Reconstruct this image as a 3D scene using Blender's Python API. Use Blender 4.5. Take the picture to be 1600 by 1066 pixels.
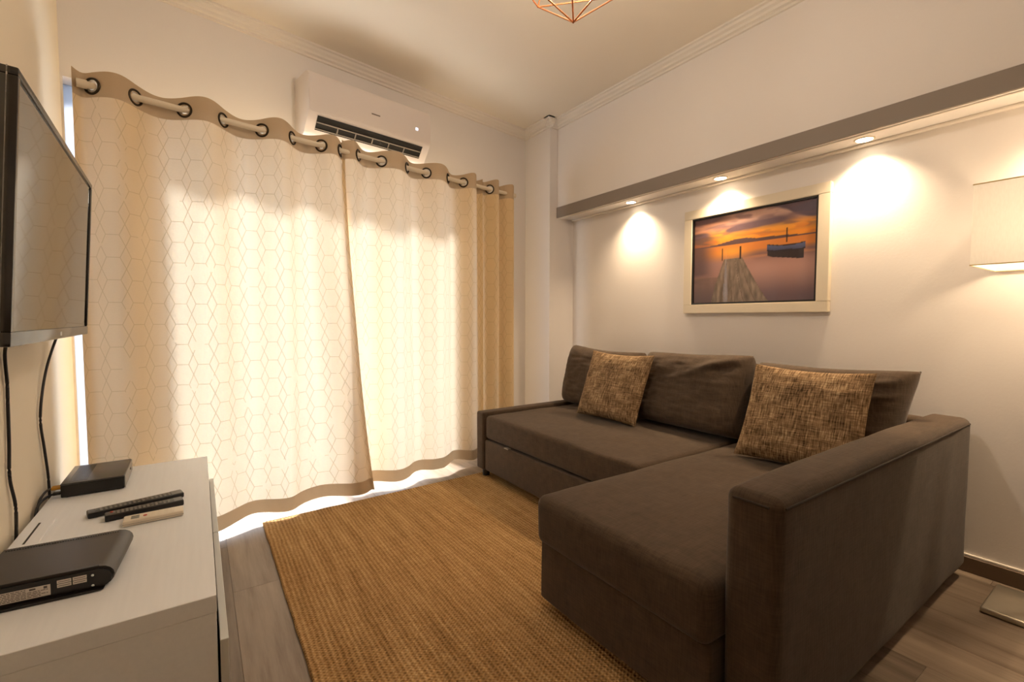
import bpy, bmesh, math, random
from mathutils import Vector, Matrix, noise

random.seed(7)
for o in list(bpy.data.objects):
    bpy.data.objects.remove(o, do_unlink=True)
scene = bpy.context.scene
C = scene.collection

# ------------------------------------------------------------------ camera
CAM_H = 1.06
FPX = 724.0
YAW = math.atan((800 - 310) / FPX)          # to the right of +Y
PITCH = math.atan((533 - 498) / FPX)        # downwards
cd = bpy.data.cameras.new('camera')
cd.sensor_width = 36.0
cd.lens = FPX / 1600.0 * 36.0
cd.clip_start = 0.02
cam = bpy.data.objects.new('camera', cd)
cam.location = (0, 0, CAM_H)
cam.rotation_euler = (math.pi / 2 - PITCH, 0, -YAW)
C.objects.link(cam)
scene.camera = cam

# ------------------------------------------------------------------ geometry of the room
XL, XR = -0.47, 2.65            # left wall, niche (right) wall
XB = 2.475                      # bulkhead face over the niche
XP, YP = 2.395, 2.99            # pillar in the far right corner
ZC = 2.665                      # ceiling
YB = -1.7                       # wall behind the camera
WA = math.radians(10.17)        # the window wall is not square to the room
WD = Vector((math.cos(WA), math.sin(WA), 0))
WN = Vector((-math.sin(WA), math.cos(WA), 0))
W0 = Vector((2.39, 3.33, 0))    # point on the window wall
SL = (XL - W0.x) / WD.x         # s of the left corner
SR = (XP - W0.x) / WD.x
OPEN_S0, OPEN_S1, OPEN_Z0, OPEN_Z1 = -2.655, -0.84, 0.03, 2.05
SLIT0, SLIT1 = -2.897, -2.800      # narrow frosted slit, added to light the strip beside the curtain
def wp(s, off, z):
    v = W0 + WD * s + WN * off
    return Vector((v.x, v.y, z))

# ------------------------------------------------------------------ light: sky, sun, exposure
w = bpy.data.worlds.new('sky')
scene.world = w
w.use_nodes = True
bg = w.node_tree.nodes['Background']
bg.inputs['Color'].default_value = (0.78, 0.88, 1.0, 1)
bg.inputs['Strength'].default_value = 4.6
sd = bpy.data.lights.new('sun', 'SUN')
sd.energy = 17.0
sd.color = (1.0, 0.97, 0.93)
sd.angle = math.radians(8)
so = bpy.data.objects.new('sun', sd)
so.rotation_euler = (-(WN * 1.0 + Vector((0, 0, math.tan(math.radians(40)))))).to_track_quat('-Z', 'Y').to_euler()
so.location = (0.5, 6, 4)
C.objects.link(so)
for (ps0, ps1, pz1) in ((OPEN_S0, OPEN_S1, OPEN_Z1), (SLIT0, SLIT1, 2.12)):
    pd = bpy.data.lights.new('window_portal', 'AREA')
    pd.shape = 'RECTANGLE'
    pd.size = ps1 - ps0
    pd.size_y = pz1 - OPEN_Z0
    pd.cycles.is_portal = True
    po = bpy.data.objects.new('window_portal', pd)
    po.location = wp((ps0 + ps1) / 2, 0.26, (OPEN_Z0 + pz1) / 2)
    po.rotation_euler = (-WN).to_track_quat('-Z', 'Y').to_euler()
    C.objects.link(po)
scene.view_settings.view_transform = 'Standard'
scene.view_settings.look = 'None'
scene.view_settings.gamma = 1.0
scene.view_settings.use_curve_mapping = False
scene.view_settings.exposure = 0.0
WARM = (1.0, 0.745, 0.475)

# ------------------------------------------------------------------ materials
def srgb(r, g, b):
    def f(c):
        c /= 255.0
        return c / 12.92 if c <= 0.04045 else ((c + 0.055) / 1.055) ** 2.4
    return (f(r), f(g), f(b), 1.0)

class NT:
    def __init__(self, name):
        self.m = bpy.data.materials.new(name)
        self.m.use_nodes = True
        self.t = self.m.node_tree
        self.b = self.t.nodes['Principled BSDF']
        self.out = self.t.nodes['Material Output']
    def n(self, kind, **kw):
        nd = self.t.nodes.new(kind)
        for k, v in kw.items():
            setattr(nd, k, v)
        return nd
    def l(self, a, b):
        self.t.links.new(a, b)
    def math(self, op, a, b=None, c=None):
        nd = self.n('ShaderNodeMath', operation=op)
        for i, x in enumerate((a, b, c)):
            if x is None:
                continue
            if isinstance(x, (int, float)):
                nd.inputs[i].default_value = x
            else:
                self.l(x, nd.inputs[i])
        return nd.outputs[0]
    def mix(self, fac, a, b):
        nd = self.n('ShaderNodeMix', data_type='RGBA')
        for sock, x in ((nd.inputs['Factor'], fac), (nd.inputs['A'], a), (nd.inputs['B'], b)):
            if isinstance(x, (int, float, tuple)):
                sock.default_value = x
            else:
                self.l(x, sock)
        return nd.outputs['Result']
    def coord(self, kind='Object', scale=(1, 1, 1), rot=(0, 0, 0)):
        tc = self.n('ShaderNodeTexCoord')
        mp = self.n('ShaderNodeMapping')
        mp.inputs['Scale'].default_value = scale
        mp.inputs['Rotation'].default_value = rot
        self.l(tc.outputs[kind], mp.inputs['Vector'])
        return mp.outputs['Vector']
    def noise(self, vec, scale, detail=3, rough=0.5):
        nd = self.n('ShaderNodeTexNoise')
        nd.inputs['Scale'].default_value = scale
        nd.inputs['Detail'].default_value = detail
        nd.inputs['Roughness'].default_value = rough
        if vec is not None:
            self.l(vec, nd.inputs['Vector'])
        return nd.outputs['Fac']
    def ramp(self, fac, stops):
        nd = self.n('ShaderNodeValToRGB')
        el = nd.color_ramp.elements
        while len(el) < len(stops):
            el.new(0.5)
        for e, (p, c) in zip(el, stops):
            e.position = p
            e.color = c
        self.l(fac, nd.inputs['Fac'])
        return nd.outputs['Color']
    def bump(self, h, strength, dist):
        nd = self.n('ShaderNodeBump')
        nd.inputs['Strength'].default_value = strength
        nd.inputs['Distance'].default_value = dist
        self.l(h, nd.inputs['Height'])
        self.l(nd.outputs['Normal'], self.b.inputs['Normal'])
    def set(self, col=None, rough=None, metal=None, spec=None):
        if col is not None:
            if isinstance(col, tuple):
                self.b.inputs['Base Color'].default_value = col
            else:
                self.l(col, self.b.inputs['Base Color'])
        if rough is not None:
            self.b.inputs['Roughness'].default_value = rough
        if metal is not None:
            self.b.inputs['Metallic'].default_value = metal
        if spec is not None:
            self.b.inputs['Specular IOR Level'].default_value = spec
        return self

def simple(name, col, rough=0.5, metal=0.0, spec=0.5, grain=0.0, gscale=40):
    t = NT(name)
    if grain:
        nz = t.noise(t.coord(), gscale, 3)
        c2 = tuple(min(1, x * (1 + grain)) for x in col[:3]) + (1,)
        c1 = tuple(x * (1 - grain) for x in col[:3]) + (1,)
        t.set(t.mix(nz, c1, c2), rough, metal, spec)
    else:
        t.set(col, rough, metal, spec)
    return t.m

def mat_paint(name, col, strength=0.12, rough=0.75):
    t = NT(name)
    v = t.coord()
    nz = t.noise(v, 1.3, 2)
    c1 = tuple(x * 0.985 for x in col[:3]) + (1,)
    t.set(t.mix(nz, c1, col), rough, 0, 0.3)
    t.bump(t.noise(v, 90, 4, 0.6), strength, 0.004)
    return t.m

def mat_wood_floor():
    t = NT('floor_planks')
    oi = t.n('ShaderNodeObjectInfo')
    tc = t.n('ShaderNodeTexCoord')
    add = t.n('ShaderNodeVectorMath', operation='ADD')
    sc = t.n('ShaderNodeVectorMath', operation='SCALE')
    comb = t.n('ShaderNodeCombineXYZ')
    for i in range(3):
        t.l(oi.outputs['Random'], comb.inputs[i])
    t.l(comb.outputs[0], sc.inputs[0]); sc.inputs['Scale'].default_value = 37.0
    t.l(tc.outputs['Object'], add.inputs[0]); t.l(sc.outputs[0], add.inputs[1])
    mp = t.n('ShaderNodeMapping'); mp.inputs['Scale'].default_value = (9, 0.8, 9)
    t.l(add.outputs[0], mp.inputs['Vector'])
    g1 = t.noise(mp.outputs[0], 2.2, 6, 0.62)
    mp2 = t.n('ShaderNodeMapping'); mp2.inputs['Scale'].default_value = (60, 2.0, 60)
    t.l(add.outputs[0], mp2.inputs['Vector'])
    g2 = t.noise(mp2.outputs[0], 3.0, 4, 0.6)
    col = t.ramp(g1, [(0.25, srgb(112, 95, 78)), (0.5, srgb(152, 136, 120)), (0.75, srgb(172, 155, 136))])
    col = t.mix(t.math('MULTIPLY', g2, 0.28), col, srgb(84, 70, 58))
    tint = t.ramp(oi.outputs['Random'], [(0.0, (0.72, 0.70, 0.68, 1)), (1.0, (1.05, 1.02, 1.0, 1))])
    mul = t.n('ShaderNodeMix', data_type='RGBA', blend_type='MULTIPLY')
    mul.inputs['Factor'].default_value = 1.0
    t.l(col, mul.inputs['A']); t.l(tint, mul.inputs['B'])
    t.set(mul.outputs['Result'], 0.42, 0, 0.4)
    t.bump(g2, 0.12, 0.002)
    return t.m

def mat_linen(name, dark, light, scale=1.0, bump=0.35):
    t = NT(name)
    a = t.noise(t.coord(scale=(240 * scale, 22 * scale, 22 * scale)), 1.0, 2)
    b = t.noise(t.coord(scale=(22 * scale, 240 * scale, 22 * scale)), 1.0, 2)
    c = t.noise(t.coord(scale=(22 * scale, 22 * scale, 240 * scale)), 1.0, 2)
    s = t.math('MULTIPLY', t.math('ADD', t.math('ADD', a, b), c), 1 / 3.0)
    big = t.noise(t.coord(), 2.5, 2)
    f = t.math('ADD', t.math('MULTIPLY', t.math('SUBTRACT', s, 0.5), 1.8), t.math('ADD', t.math('MULTIPLY', big, 0.3), 0.35))
    t.set(t.ramp(f, [(0.15, dark), (0.85, light)]), 0.92, 0, 0.15)
    t.b.inputs['Sheen Weight'].default_value = 0.12
    t.b.inputs['Sheen Roughness'].default_value = 0.5
    t.bump(s, bump, 0.004)
    return t.m

def mat_pillow():
    t = NT('woven_pillow')
    a = t.noise(t.coord('UV', (95, 9, 1)), 1.0, 2, 0.55)
    b = t.noise(t.coord('UV', (10, 75, 1)), 1.0, 2, 0.55)
    big = t.noise(t.coord('UV', (5, 5, 1)), 1.0, 2)
    s = t.math('ADD', t.math('MULTIPLY', a, 0.62), t.math('MULTIPLY', b, 0.38))
    f = t.math('ADD', s, t.math('MULTIPLY', t.math('SUBTRACT', big, 0.5), 0.25))
    t.set(t.ramp(f, [(0.34, srgb(66, 52, 38)), (0.46, srgb(132, 107, 80)), (0.56, srgb(162, 134, 102)), (0.70, srgb(214, 190, 152))]), 0.95, 0, 0.1)
    t.bump(s, 0.9, 0.006)
    return t.m

def mat_rug():
    t = NT('jute_rug')
    v = t.coord()
    sep = t.n('ShaderNodeSeparateXYZ'); t.l(v, sep.inputs[0])
    wob = t.noise(v, 14, 2)
    wx = t.math('ADD', sep.outputs[0], t.math('MULTIPLY', wob, 0.010))
    wy = t.math('ADD', sep.outputs[1], t.math('MULTIPLY', wob, 0.010))
    sx = t.math('SINE', t.math('MULTIPLY', wx, 2 * math.pi / 0.0165))
    sy = t.math('SINE', t.math('MULTIPLY', wy, 2 * math.pi / 0.0125))
    weave = t.math('MULTIPLY', t.math('ADD', t.math('MULTIPLY', sx, sy), 1.0), 0.5)
    ribs = t.math('MULTIPLY', t.math('ADD', sx, 1.0), 0.5)
    hgt = t.math('ADD', t.math('MULTIPLY', weave, 0.55), t.math('MULTIPLY', ribs, 0.45))
    streak = t.noise(t.coord(scale=(26, 2.2, 1)), 1.0, 3, 0.6)
    cross = t.noise(t.coord(scale=(3, 60, 1)), 1.0, 3, 0.6)
    speck = t.noise(v, 130, 2)
    f = t.math('ADD', t.math('MULTIPLY', streak, 0.5), t.math('MULTIPLY', cross, 0.14))
    f = t.math('ADD', f, t.math('MULTIPLY', speck, 0.42))
    f = t.math('ADD', f, t.math('MULTIPLY', t.math('SUBTRACT', hgt, 0.5), 0.32))
    t.set(t.ramp(f, [(0.22, srgb(98, 70, 40)), (0.47, srgb(160, 123, 78)), (0.64, srgb(188, 151, 103)), (0.82, srgb(216, 184, 136))]), 0.95, 0, 0.1)
    t.bump(hgt, 0.9, 0.006)
    return t.m

def mat_curtain(name, base, trans, tw, pattern=True):
    """thin woven cloth: part of the light is reflected, part passes through"""
    t = NT(name)
    v = t.coord('UV')
    sep = t.n('ShaderNodeSeparateXYZ'); t.l(v, sep.inputs[0])
    weave = t.noise(t.coord('UV', (700, 90, 1)), 1.0, 2)
    weave2 = t.noise(t.coord('UV', (60, 420, 1)), 1.0, 2)
    wv = t.math('MULTIPLY', t.math('ADD', weave, weave2), 0.5)
    slub = t.math('MULTIPLY', t.math('SUBTRACT', wv, 0.5), 0.5)
    def shade(c):
        c1 = tuple(x * 0.86 for x in c[:3]) + (1,)
        c2 = tuple(min(1, x * 1.1) for x in c[:3]) + (1,)
        return t.mix(t.math('ADD', slub, 0.5), c1, c2)
    cb, ct = shade(base), shade(trans)
    if pattern:
        pw, ph, a = 0.087, 0.094, 0.27
        x = t.math('SUBTRACT', t.math('FRACT', t.math('DIVIDE', sep.outputs[0], pw)), 0.5)
        y = t.math('SUBTRACT', t.math('FRACT', t.math('DIVIDE', sep.outputs[1], ph)), 0.5)
        ax, ay = t.math('ABSOLUTE', x), t.math('ABSOLUTE', y)
        flat = t.math('MULTIPLY', t.math('LESS_THAN', ax, a), t.math('GREATER_THAN', ay, 0.5 - 0.016))
        sl = t.math('SUBTRACT', t.math('ADD', t.math('MULTIPLY', ay, (0.5 - a) / 0.5), ax), 0.5)
        slant = t.math('LESS_THAN', t.math('ABSOLUTE', sl), 0.019)
        line = t.math('MAXIMUM', flat, slant)
        brk = t.math('GREATER_THAN', t.noise(v, 9, 2), 0.36)
        line = t.math('MULTIPLY', line, brk)
        lf = t.math('MULTIPLY', line, 0.13)
        cb = t.mix(lf, cb, srgb(120, 96, 66))
        ct = t.mix(t.math('MULTIPLY', line, 0.60), ct, srgb(126, 108, 86))
    t.set(cb, 0.9, 0, 0.1)
    tr = t.n('ShaderNodeBsdfTranslucent')
    t.l(ct, tr.inputs['Color'])
    mx = t.n('ShaderNodeMixShader'); mx.inputs[0].default_value = tw
    t.l(t.b.outputs[0], mx.inputs[1]); t.l(tr.outputs[0], mx.inputs[2])
    t.l(mx.outputs[0], t.out.inputs['Surface'])
    return t.m

def mat_emit(name, col, strength):
    t = NT(name)
    t.set((0.8, 0.8, 0.8, 1), 0.5)
    t.b.inputs['Emission Color'].default_value = col
    t.b.inputs['Emission Strength'].default_value = strength
    return t.m

def mat_pane(name, tint=(1, 1, 1, 1), refl=1.0):
    t = NT(name)
    tr = t.n('ShaderNodeBsdfTransparent'); tr.inputs['Color'].default_value = tint
    gl = t.n('ShaderNodeBsdfGlossy'); gl.inputs['Roughness'].default_value = 0.02
    fr = t.n('ShaderNodeFresnel'); fr.inputs['IOR'].default_value = 1.45
    mx = t.n('ShaderNodeMixShader')
    geo = t.n('ShaderNodeNewGeometry')
    front = t.math('SUBTRACT', 1.0, geo.outputs['Backfacing'])
    t.l(t.math('MULTIPLY', t.math('MULTIPLY', fr.outputs[0], refl), front), mx.inputs[0])
    t.l(tr.outputs[0], mx.inputs[1]); t.l(gl.outputs[0], mx.inputs[2])
    t.l(mx.outputs[0], t.out.inputs['Surface'])
    return t.m

def mat_light_slit():  # translucent pane of the added light slit
    t = NT('light_slit_pane')
    t.set((0.12, 0.12, 0.12, 1), 0.4)
    tr = t.n('ShaderNodeBsdfTranslucent'); tr.inputs['Color'].default_value = (0.55, 0.57, 0.62, 1)
    mx = t.n('ShaderNodeMixShader'); mx.inputs[0].default_value = 0.8
    t.l(t.b.outputs[0], mx.inputs[1]); t.l(tr.outputs[0], mx.inputs[2])
    t.l(mx.outputs[0], t.out.inputs['Surface'])
    return t.m

def mat_shade():
    t = NT('lamp_shade_cloth')
    wv = t.noise(t.coord(scale=(300, 300, 60)), 1.0, 2)
    c = t.mix(wv, srgb(240, 236, 230), srgb(250, 247, 242))
    t.set(c, 0.9, 0, 0.1)
    tr = t.n('ShaderNodeBsdfTranslucent'); t.l(c, tr.inputs['Color'])
    mx = t.n('ShaderNodeMixShader'); mx.inputs[0].default_value = 0.17
    t.l(t.b.outputs[0], mx.inputs[1]); t.l(tr.outputs[0], mx.inputs[2])
    t.l(mx.outputs[0], t.out.inputs['Surface'])
    return t.m

def mat_vcol(name, attr='print'):
    t = NT(name)
    at = t.n('ShaderNodeAttribute', attribute_name=attr)
    t.set(at.outputs['Color'], 0.5, 0, 0.2)
    return t.m

def mat_cabinet():
    t = NT('white_oak_veneer')
    g = t.noise(t.coord(scale=(60, 3, 60)), 1.6, 3)
    t.set(t.mix(g, srgb(236, 238, 242), srgb(245, 247, 250)), 0.5, 0, 0.4)
    t.bump(g, 0.05, 0.001)
    return t.m

def glossy_black(name, rough, ior):
    t = NT(name)
    t.set(srgb(14, 13, 13), rough)
    t.b.inputs['IOR'].default_value = ior
    return t.m

M = dict(
    wall=mat_paint('white_wall_paint', srgb(234, 228, 224)),
    wall_left=mat_paint('cream_wall_paint', srgb(238, 226, 204)),
    ceiling=mat_paint('ceiling_paint', srgb(246, 236, 220), 0.06),
    mould=mat_paint('moulding_paint', srgb(236, 228, 218), 0.03),
    fascia=mat_paint('grey_fascia_paint', srgb(142, 132, 124), 0.05),
    floor=mat_wood_floor(),
    subfloor=simple('floor_joint', srgb(60, 48, 38), 0.8, grain=0.1),
    base=simple('brown_baseboard', srgb(104, 84, 64), 0.5, grain=0.15, gscale=12),
    pvc=simple('white_window_frame', srgb(235, 236, 238), 0.35, grain=0.01),
    pane=mat_pane('window_glass'),
    diffuser=mat_light_slit(),
    slab=simple('balcony_concrete', srgb(226, 224, 218), 0.8, grain=0.05),
    sofa=mat_linen('brown_grey_linen', srgb(64, 52, 41), srgb(88, 72, 58)),
    cushion=mat_linen('brown_grey_linen_cushion', srgb(68, 56, 45), srgb(96, 80, 66)),
    seam=simple('dark_piping', srgb(52, 42, 34), 0.9, grain=0.1),
    foot=simple('black_plastic_foot', srgb(22, 20, 18), 0.5, grain=0.1),
    tab=simple('grey_metal_tab', srgb(150, 140, 125), 0.4, 0.6),
    pillow=mat_pillow(),
    rug=mat_rug(),
    curtain=mat_curtain('cream_curtain_cloth', srgb(226, 196, 148), srgb(246, 236, 217), 0.15),
    curtain2=mat_curtain('cream_curtain_double_cloth', srgb(196, 172, 142), srgb(214, 190, 156), 0.05, False),
    rod=simple('cream_rod', srgb(226, 212, 188), 0.35, grain=0.01),
    bronze=simple('dark_bronze_grommet', srgb(64, 54, 42), 0.3, 0.8),
    steel=simple('silver_eyelet', srgb(225, 225, 225), 0.22, 0.9),
    ac=simple('white_ac_plastic', srgb(226, 216, 210), 0.28, grain=0.005),
    acdark=simple('ac_outlet_black', srgb(16, 14, 13), 0.6),
    acvane=simple('ac_vane_grey', srgb(150, 140, 130), 0.4),
    acmark=simple('ac_badge_grey', srgb(120, 108, 100), 0.4, 0.3),
    acled=mat_emit('ac_display_light', (0.72, 0.75, 1.0, 1), 1.6),
    frame=simple('cream_picture_frame', srgb(226, 214, 192), 0.45, grain=0.02),
    blackliner=simple('black_liner', srgb(18, 15, 13), 0.4),
    print=mat_vcol('sunset_print'),
    glass=mat_pane('picture_glass', refl=0.55),
    tvblack=glossy_black('tv_gloss_black', 0.15, 1.8),
    tvside=simple('tv_side_black', srgb(24, 21, 20), 0.3),
    tvscreen=glossy_black('tv_screen', 0.035, 2.1),
    silver=simple('silver_mark', srgb(200, 200, 200), 0.3, 0.8),
    cable=simple('black_cable', srgb(24, 18, 16), 0.45),
    yellow=simple('yellow_plug', srgb(196, 140, 30), 0.4),
    cab=mat_cabinet(),
    cabfront=simple('grey_white_front', srgb(206, 206, 200), 0.3, grain=0.01),
    cabdark=simple('cabinet_gap_black', srgb(20, 18, 16), 0.6),
    box=simple('black_box_plastic', srgb(24, 22, 21), 0.35),
    boxtop=simple('grey_box_top', srgb(76, 74, 72), 0.3, 0.2),
    boxvent=simple('vent_grille_grey', srgb(62, 64, 68), 0.5, grain=0.2, gscale=300),
    boxside=simple('silver_box_side', srgb(150, 146, 140), 0.3, 0.4),
    router=simple('router_charcoal', srgb(58, 53, 49), 0.42),
    routerdark=simple('router_black', srgb(20, 17, 16), 0.3),
    label=simple('paper_label', srgb(222, 214, 206), 0.6, grain=0.03),
    ink=simple('label_ink', srgb(90, 82, 78), 0.6),
    screw=simple('screw_silver', srgb(200, 205, 205), 0.25, 0.9),
    remote=simple('remote_black', srgb(20, 19, 20), 0.35),
    button=simple('remote_button_grey', srgb(138, 136, 132), 0.5),
    remotetop=simple('remote_grey_end', srgb(96, 96, 98), 0.3),
    remotewhite=simple('remote_white', srgb(232, 220, 200), 0.4),
    lcd=simple('remote_lcd', srgb(130, 128, 120), 0.25),
    red=simple('red_button', srgb(205, 60, 40), 0.4),
    shade=mat_shade(),
    brass=simple('pale_rim', srgb(214, 190, 140), 0.35, 0.3),
    nickel=simple('brushed_nickel', srgb(206, 198, 182), 0.34, 0.75, grain=0.03),
    copper=simple('copper_wire', srgb(222, 152, 104), 0.25, 0.9),
    bulb=mat_emit('lamp_bulb_glow', (1.0, 0.78, 0.5, 1), 12.0),
    bulboff=simple('opal_bulb', srgb(240, 232, 215), 0.3),
    spotlens=mat_emit('downlight_lens', (1.0, 0.86, 0.62, 1), 14.0),
    spotring=simple('downlight_ring', srgb(230, 216, 190), 0.35, 0.2),
)

# ------------------------------------------------------------------ mesh helpers
class MB:
    def __init__(self):
        self.bm = bmesh.new()
    def _add(self, src):
        me = bpy.data.meshes.new('tmp'); src.to_mesh(me); src.free()
        self.bm.from_mesh(me); bpy.data.meshes.remove(me)
    def box(self, x0, x1, y0, y1, z0, z1, bev=0.0, seg=2):
        b = bmesh.new()
        bmesh.ops.create_cube(b, size=1.0)
        for v in b.verts:
            v.co = Vector(((x0 + x1) / 2 + v.co.x * (x1 - x0), (y0 + y1) / 2 + v.co.y * (y1 - y0), (z0 + z1) / 2 + v.co.z * (z1 - z0)))
        if bev:
            bmesh.ops.bevel(b, geom=b.edges[:], offset=bev, segments=seg, profile=0.5, affect='EDGES')
        self._add(b); return self
    def cyl(self, p0, p1, r, n=20, r1=None):
        p0, p1 = Vector(p0), Vector(p1)
        b = bmesh.new()
        d = p1 - p0
        bmesh.ops.create_cone(b, cap_ends=True, segments=n, radius1=r, radius2=r if r1 is None else r1, depth=d.length)
        q = Vector((0, 0, 1)).rotation_difference(d.normalized())
        bmesh.ops.transform(b, matrix=Matrix.Translation((p0 + p1) / 2) @ q.to_matrix().to_4x4(), verts=b.verts)
        self._add(b); return self
    def sphere(self, c, r, sz=1.0, n=16):
        b = bmesh.new()
        bmesh.ops.create_uvsphere(b, u_segments=n, v_segments=n // 2 + 2, radius=r)
        for v in b.verts:
            v.co = Vector(c) + Vector((v.co.x, v.co.y, v.co.z * sz))
        self._add(b); return self
    def tube(self, pts, r, n=8):
        pts = [Vector(p) for p in pts]
        bm = self.bm
        rings = []
        up = Vector((0, 0, 1))
        for i, p in enumerate(pts):
            t = (pts[min(i + 1, len(pts) - 1)] - pts[max(i - 1, 0)]).normalized()
            a = t.cross(up)
            if a.length < 0.05:
                a = t.cross(Vector((1, 0, 0)))
            a.normalize(); b = t.cross(a)
            rings.append([bm.verts.new(p + (a * math.cos(k * 2 * math.pi / n) + b * math.sin(k * 2 * math.pi / n)) * r) for k in range(n)])
        for i in range(len(rings) - 1):
            for k in range(n):
                bm.faces.new((rings[i][k], rings[i][(k + 1) % n], rings[i + 1][(k + 1) % n], rings[i + 1][k]))
        bm.faces.new(rings[0]); bm.faces.new(rings[-1])
        return self
    def torus(self, c, axis, R, r, n=28, m=8):
        axis = Vector(axis).normalized()
        q = Vector((0, 0, 1)).rotation_difference(axis)
        bm = self.bm
        ring = []
        for i in range(n):
            a = i * 2 * math.pi / n
            row = []
            for k in range(m):
                b = k * 2 * math.pi / m
                p = Vector(((R + r * math.cos(b)) * math.cos(a), (R + r * math.cos(b)) * math.sin(a), r * math.sin(b)))
                row.append(bm.verts.new(Vector(c) + q @ p))
            ring.append(row)
        for i in range(n):
            for k in range(m):
                bm.faces.new((ring[i][k], ring[(i + 1) % n][k], ring[(i + 1) % n][(k + 1) % m], ring[i][(k + 1) % m]))
        return self
    def prism(self, prof, fn0, fn1):
        """prof: list of 2-D points, fn0/fn1 map a point to the two end positions"""
        bm = self.bm
        a = [bm.verts.new(fn0(*p)) for p in prof]
        b = [bm.verts.new(fn1(*p)) for p in prof]
        n = len(prof)
        for i in range(n):
            bm.faces.new((a[i], a[(i + 1) % n], b[(i + 1) % n], b[i]))
        bm.faces.new(a); bm.faces.new(list(reversed(b)))
        return self
    def quad(self, *pts):
        self.bm.faces.new([self.bm.verts.new(Vector(p)) for p in pts]); return self
    def soft(self, x0, x1, y0, y1, z0, z1, r, crown=0.0, wob=0.0, dens=0.035, seed=0.0):
        """upholstered block: rounded on every edge, crowned on top, slightly uneven"""
        lo, hi = Vector((x0, y0, z0)), Vector((x1, y1, z1))
        def samples(a, b):
            pts = [a, a + r * 0.15, a + r * 0.4, a + r * 0.7, a + r]
            n = max(1, int((b - a - 2 * r) / dens))
            pts += [a + r + (b - a - 2 * r) * i / n for i in range(1, n)]
            pts += [b - r, b - r * 0.7, b - r * 0.4, b - r * 0.15, b]
            return pts
        S = [samples(lo[i], hi[i]) for i in range(3)]
        N = [len(s) for s in S]
        bm = self.bm
        cache = {}
        ilo, ihi = lo + Vector((r, r, r)), hi - Vector((r, r, r))
        def vert(i, j, k):
            key = (i, j, k)
            if key in cache:
                return cache[key]
            p = Vector((S[0][i], S[1][j], S[2][k]))
            q = Vector([min(max(p[c], ilo[c]), ihi[c]) for c in range(3)])
            d = p - q
            if d.length > 1e-9:
                p = q + d.normalized() * r
            u = 2 * (p.x - x0) / (x1 - x0) - 1; v = 2 * (p.y - y0) / (y1 - y0) - 1
            t = (p.z - z0) / (z1 - z0)
            if crown and t > 0.5:
                p = p + Vector((0, 0, crown * (1 - u ** 4) * (1 - v ** 4) * (t - 0.5) * 2))
            if wob:
                p = p + noise.noise_vector(p * 5.0 + Vector((seed, 0, 0))) * wob + noise.noise_vector(p * 14.0 + Vector((0, seed, 0))) * wob * 0.3
            cache[key] = bm.verts.new(p)
            return cache[key]
        for ax in range(3):
            a, b = [(1, 2), (2, 0), (0, 1)][ax]
            for side in (0, N[ax] - 1):
                for i in range(N[a] - 1):
                    for j in range(N[b] - 1):
                        idx = []
                        for (di, dj) in ((0, 0), (1, 0), (1, 1), (0, 1)):
                            t = [0, 0, 0]; t[ax] = side; t[a] = i + di; t[b] = j + dj
                            idx.append(vert(*t))
                        if side == 0:
                            idx.reverse()
                        bm.faces.new(idx)
        return self
    def build(self, name, mat, parent=None, smooth=True, loc=None, ang=35, recalc=True):
        if recalc:
            bmesh.ops.recalc_face_normals(self.bm, faces=self.bm.faces[:])
        me = bpy.data.meshes.new(name)
        if loc is not None:
            bmesh.ops.translate(self.bm, verts=self.bm.verts[:], vec=-Vector(loc))
        self.bm.to_mesh(me); self.bm.free()
        me.materials.append(M[mat])
        if smooth:
            for p in me.polygons:
                p.use_smooth = True
            me.set_sharp_from_angle(angle=math.radians(ang))
        o = bpy.data.objects.new(name, me)
        C.objects.link(o)
        if loc is not None:
            o.location = loc
        if parent is not None:
            o.parent = parent
        return o

def empty(name, loc, rz=0.0):
    o = bpy.data.objects.new(name, None)
    o.empty_display_size = 0.1
    o.location = loc
    o.rotation_euler = (0, 0, rz)
    C.objects.link(o)
    return o
def tag(o, label, cat, group=None):
    o['label'] = label; o['category'] = cat
    if group:
        o['group'] = group
    return o
def struct(o, label=None, cat=None):
    o['kind'] = 'structure'
    if label: o['label'] = label
    if cat: o['category'] = cat
    return o
def smoothstep(a, b, x):
    t = min(1, max(0, (x - a) / (b - a)))
    return t * t * (3 - 2 * t)

# ================================================================== THE ROOM
T = 0.12
floor = MB().box(XL - T, XR + T, YB - T, 3.42, -0.08, -0.012).build('floor', 'subfloor', smooth=False)
struct(floor, 'grey brown wood plank floor of the living room', 'floor')
PW, PL, GAP = 0.192, 1.28, 0.0006
plank_meshes = {}
def plank_mesh(wx, ly):
    key = (round(wx, 3), round(ly, 3))
    if key not in plank_meshes:
        me_o = MB().box(-wx / 2, wx / 2, -ly / 2, ly / 2, -0.012, 0.0, 0.0005, 1).build('plank', 'floor', smooth=False)
        plank_meshes[key] = me_o.data
        bpy.data.objects.remove(me_o)
    return plank_meshes[key]
ix = 0
x = -0.685
while x < XR:
    a, b = max(x, XL), min(x + PW, XR)
    yy = 2.05 - PL * 4 + [0.0, 0.62, 0.21, 0.93, 0.43][(ix + 1) % 5]
    while yy < 3.36:
        c, d = max(yy, YB), min(yy + PL, 3.38)
        if d - c > 0.02 and b - a > 0.02:
            p = bpy.data.objects.new('plank', plank_mesh(b - a - GAP, d - c - GAP))
            p.location = ((a + b) / 2, (c + d) / 2, 0)
            p.parent = floor
            C.objects.link(p)
        yy += PL
    x += PW; ix += 1

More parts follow.
